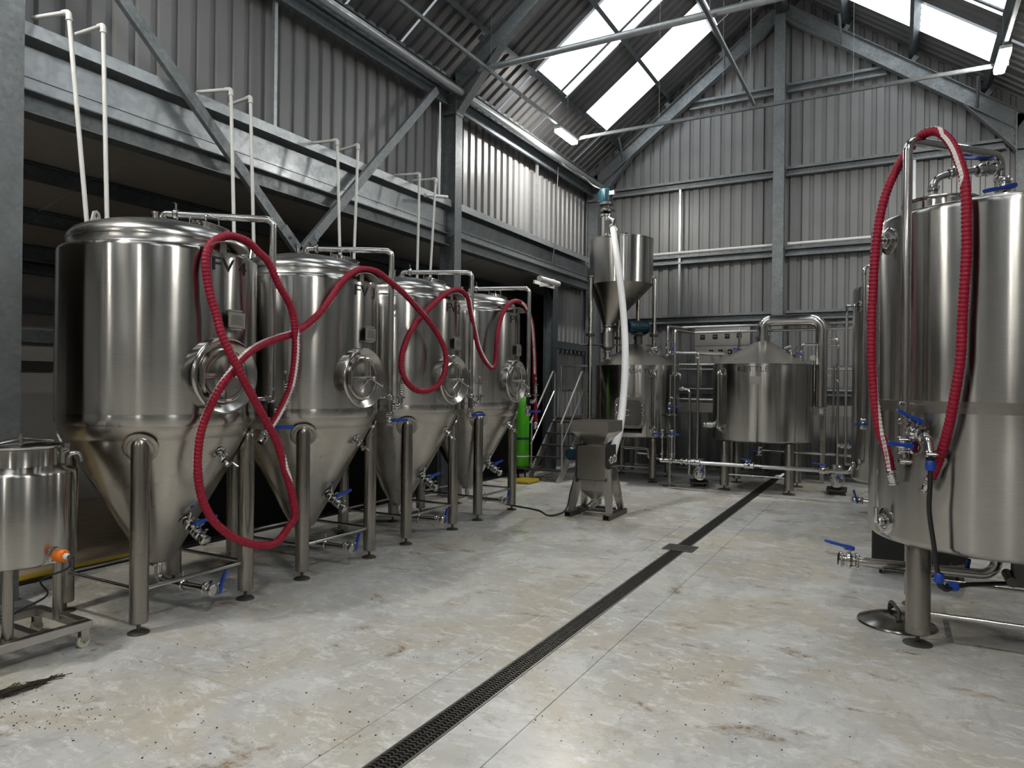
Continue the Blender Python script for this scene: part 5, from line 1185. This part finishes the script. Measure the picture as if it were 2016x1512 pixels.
a, b_, c = onY(1316, 695, YP), onY(1375, 695, YP), onY(1372, 905, YP)
t, O = pipe_thing('wort_pipe', 'steel pipe from the mash tun roof level down to the long floor manifold', [a, b_, c], .021, .04)
valve(t, a.lerp(b_, .15)-O, (1, 0, 0), (.3, 0, 1), .02, .08, name='pipe_valve', up=(0, -1, 0))
q = MB(); q.clamp(b_-Vector((0, 0, .08)), (0, 0, 1), .021); q.tube([b_, b_+Vector((.28, .45, 0))], .03, n=12); q.build('pipe_branch', 'satin_steel', t, origin=O)
a, b_, c = onY(1338, 766, YP+.1), onY(1358, 767, YP+.1), onY(1357, 935, YP+.1)
t, O = pipe_thing('pump_pipe', 'short steel pipe from the mash tun down to the nearer floor pump', [a, b_, c], .02, .06); q = MB(); q.clamp(a+Vector((.03, 0, 0)), (1, 0, 0), .022); q.ball(a+Vector((.05, 0, .01)), .035); q.build('pipe_clamp', 'polished_steel', t, origin=O)
for v0, lab in ((718, 'upper'), (786, 'lower')):
    a = onY(1337, v0, 12.2); pipe_thing('cross_pipe', '%s level steel pipe between mash tun and kettle, far behind' % lab, [a, a+Vector((1.35 if v0 > 750 else .95, 0, 0))], .02, 0)
# long manifold along the floor
a, b_ = onY(1300, 905, 10.72), onY(1672, 931, 10.72)
zc = (a.z+b_.z)/2; a.z = b_.z = zc
t, O = pipe_thing('floor_manifold', 'long bright steel pipe running low across in front of the kettle', [a, b_, b_+Vector((.05, .06, .10)), b_+Vector((.25, .12, .12))], .030, .05)
def on_m(u): return onY(u, 918, 10.72).x
for u in (1322, 1342, 1352, 1366): 
    q = MB(); q.clamp((on_m(u), 10.72, zc), (1, 0, 0), .031); q.build('pipe_clamp', 'polished_steel', t, origin=O)
for u, hd, k in ((1369, (.4, 0, .6), .08), (1475, (-1, 0, .05), .13), (1622, (-1, 0, .05), .16)):
    valve(t, Vector((on_m(u), 10.72, zc))-O, (1, 0, 0), hd, .030, k, name='manifold_valve', body=.05)
for u, h_ in ((1303, .35), (1322, .36), (1640, -.2)):
    q = MB(); x = on_m(u); q.cyl((x, 10.72, zc), (x, 10.72, zc+h_), .018, n=10); q.clamp((x, 10.72, zc+h_*.3), (0, 0, 1), .02); q.build('riser', 'polished_steel', t, origin=O)
valve(t, Vector((on_m(1303), 10.72, zc+.42))-O, (0, 0, 1), (-1, .1, 0), .02, .13, name='riser_valve', up=(0, -1, 0)); valve(t, Vector((on_m(1322), 10.72, zc+.42))-O, (0, 0, 1), (1, .1, 0), .02, .13, name='riser_valve', up=(0, -1, 0))
# pipes between kettle and the tall tank
a, b_, c = onY(1611, 678, 11.3), onY(1579, 678, 11.3), onY(1579, 712, 11.3)
t, O = pipe_thing('kettle_pipe', 'small bent steel pipe dropping onto the kettle roof beside the vapour pipe', [a, b_, c], .018, .04); valve(t, b_.lerp(c, .6)-O, (0, 0, 1), (-.6, 0, .2), .02, .07, name='pipe_valve', up=(0, -1, 0), body=.04)
a, b_, c = onY(1633, 668, 11.05), onY(1650, 668, 11.05), onY(1648, 935, 11.05)
t, O = pipe_thing('tall_pipe', 'tall upright steel pipe to the right of the vapour pipe', [a, b_, c], .021, .04)
q = MB(); q.clamp(b_-Vector((0, 0, .10)), (0, 0, 1), .022); q.clamp(b_-Vector((0, 0, .6)), (0, 0, 1), .022); q.tube([b_-Vector((.13, 0, .08)), b_-Vector((0, 0, .08))], .014, n=8); q.tube([b_-Vector((0, 0, .40)), b_-Vector((-.22, 0, .40))], .02, n=10); q.tube([c+Vector((0, 0, .42)), c+Vector((.22, 0, .42))], .024, n=10); q.clamp(c+Vector((.1, 0, .42)), (1, 0, 0), .024); q.build('pipe_branch', 'polished_steel', t, origin=O)
valve(t, c+Vector((.10, 0, .42))-O, (1, 0, 0), (-.1, 0, 1), .024, .07, name='pipe_valve')
a, b_ = onY(1642, 720, 11.5), onY(1640, 838, 11.5); pipe_thing('drop_pipe', 'thin upright steel pipe just behind the tall upright one', [a, b_], .016, 0)
a, b_ = onY(1624, 805, 11.4), onY(1622, 912, 11.4); pipe_thing('condensate_pipe', 'thin steel pipe below the end of the vapour pipe', [a, b_], .015, 0)
a = onY(1610, 894, 11.9); pipe_thing('low_pipe', 'level steel pipe low behind the far kettle legs', [a-Vector((.9, 0, -.02)), a+Vector((.5, 0, 0))], .02, 0)
# pumps
def pump(label, p, face):
    t = thing('floor_pump', label, 'pump', (p.x, p.y, 0), face, 'pumps on the floor')
    hs = MB().lathe([(0, -.06), (.085, -.06), (.095, -.045), (.095, .0), (.085, .02), (.03, .03), (.03, .10)], 28, (0, -.12, .20), (0, -1, 0)); hs.clamp((0, -.22, .20), (0, 1, 0), .03); hs.cyl((.07, -.13, .22), (.07, -.13, .42), .018, n=10)
    hs.build('pump_head', 'polished_steel', t)
    q = MB().lathe([(0, -.05), (.10, -.05), (.11, -.03), (.11, .22), (.09, .26), (0, .26)], 24, (0, .02, .21), (0, 1, 0)); q.rbox((0, .10, .36), (.16, .26, .14), .03); q.build('motor_cover', 'satin_steel', t)
    q = MB(); q.bx(-.14, .14, -.12, .30, .06, .08); q.build('base_plate', 'dark_steel', t, smooth=False)
    for x in (-.11, .11):
        for y in (-.09, .26): MB().lathe([(0, 0), (.025, 0), (.02, .02), (.012, .025), (.012, .06), (0, .06)], 12, (x, y, 0)).build('foot', 'foot_steel', t)
    valve(t, Vector((-.02, -.26, .21)), (0, 1, 0), (-.5, 0, .7), .03, .08, name='inlet_valve', body=.03)
    return t
pump('steel floor pump between the mash tun and the kettle', onZ(1372, 960)+Vector((0, .15, 0)), .3)
pump('steel floor pump between the kettle and the tall tank', onZ(1646, 975)+Vector((0, .1, 0)), .05)
# glass-sided wort receiver on a stand
p = onZ(1317, 957)
t = thing('sight_vessel', 'glass-sided steel wort vessel on a single stand beside the mash tun', 'vessel', (p.x, p.y, 0))
MB().lathe([(0, 0), (.16, 0), (.16, .008), (.03, .012), (.024, .02), (.024, .80)], 4).build('stand', 'satin_steel', t, smooth=False)
MB().lathe([(0, .80), (.13, .80), (.145, .805), (.145, .825), (.12, .828)], 32).build('base_cap', 'polished_steel', t)
MB().lathe([(.126, .826), (.126, 1.125), (.120, 1.125), (.120, .826), (.126, .826)], 36).build('glass_wall', 'sight_glass', t)
MB().lathe([(.12, 1.125), (.145, 1.128), (.145, 1.148), (.12, 1.155), (0, 1.16)], 32).build('top_cap', 'polished_steel', t)
for k in range(4): a = PI/4+k*PI/2; MB().cyl((.136*math.cos(a), .136*math.sin(a), .81), (.136*math.cos(a), .136*math.sin(a), 1.15), .006, n=8).build('tie_rod', 'polished_steel', t)
q = MB(); q.tube([(0, 0, 1.15), (0, 0, 1.78)], .016, n=10); q.tube([(.07, 0, 1.15), (.07, 0, 1.40), (0, 0, 1.42)], .012, n=8, bend=.03); q.tube([(0, 0, .85), (0, 0, 1.0)], .02, n=10); q.build('inlet_pipe', 'polished_steel', t)
valve(t, Vector((.0, 0, 1.27)), (0, 0, 1), (1, .1, 0), .02, .13, name='vessel_valve', up=(0, -1, 0)); valve(t, Vector((.07, 0, 1.27)), (0, 0, 1), (1, .2, 0), .016, .11, name='vessel_valve', up=(0, -1, 0))

# twigs and dirt swept together on the floor
m_ = MB(); p0 = onZ(0, 1375); p1 = onZ(105, 1336); d = (p1-p0)
for k in range(95):
    f = random.random()**1.3*1.02; c = p0.lerp(p1, f)+Vector((random.gauss(0, .02), random.gauss(0, .02), .004+.03*random.random()*(1-f)))
    dd = (d.normalized()+Vector((random.gauss(0, .35), random.gauss(0, .35), random.gauss(0, .08)))).normalized()*random.uniform(.02, .075)
    m_.tube([c-dd, c+dd], random.uniform(.0012, .0032), n=4)
tag(m_.build('twigs', 'twig_brown'), 'small heap of dark twigs and sweepings on the floor near the trolley', 'debris', kind='stuff')
m_ = MB()
for k in range(260):
    c = onZ(random.uniform(0, 200), random.uniform(1365, 1440)) if k < 70 else onZ(random.uniform(50, 1700), random.uniform(1260, 1500)); s_ = random.uniform(.0012, .0035)
    m_.box((c.x, c.y, s_*.6), (s_*random.uniform(1, 3), s_*2, s_), Matrix.Rotation(random.random()*3, 3, 'Z'))
tag(m_.build('crumbs', 'twig_brown', None, smooth=False), 'scattered dark crumbs of dirt across the floor', 'debris', kind='stuff')
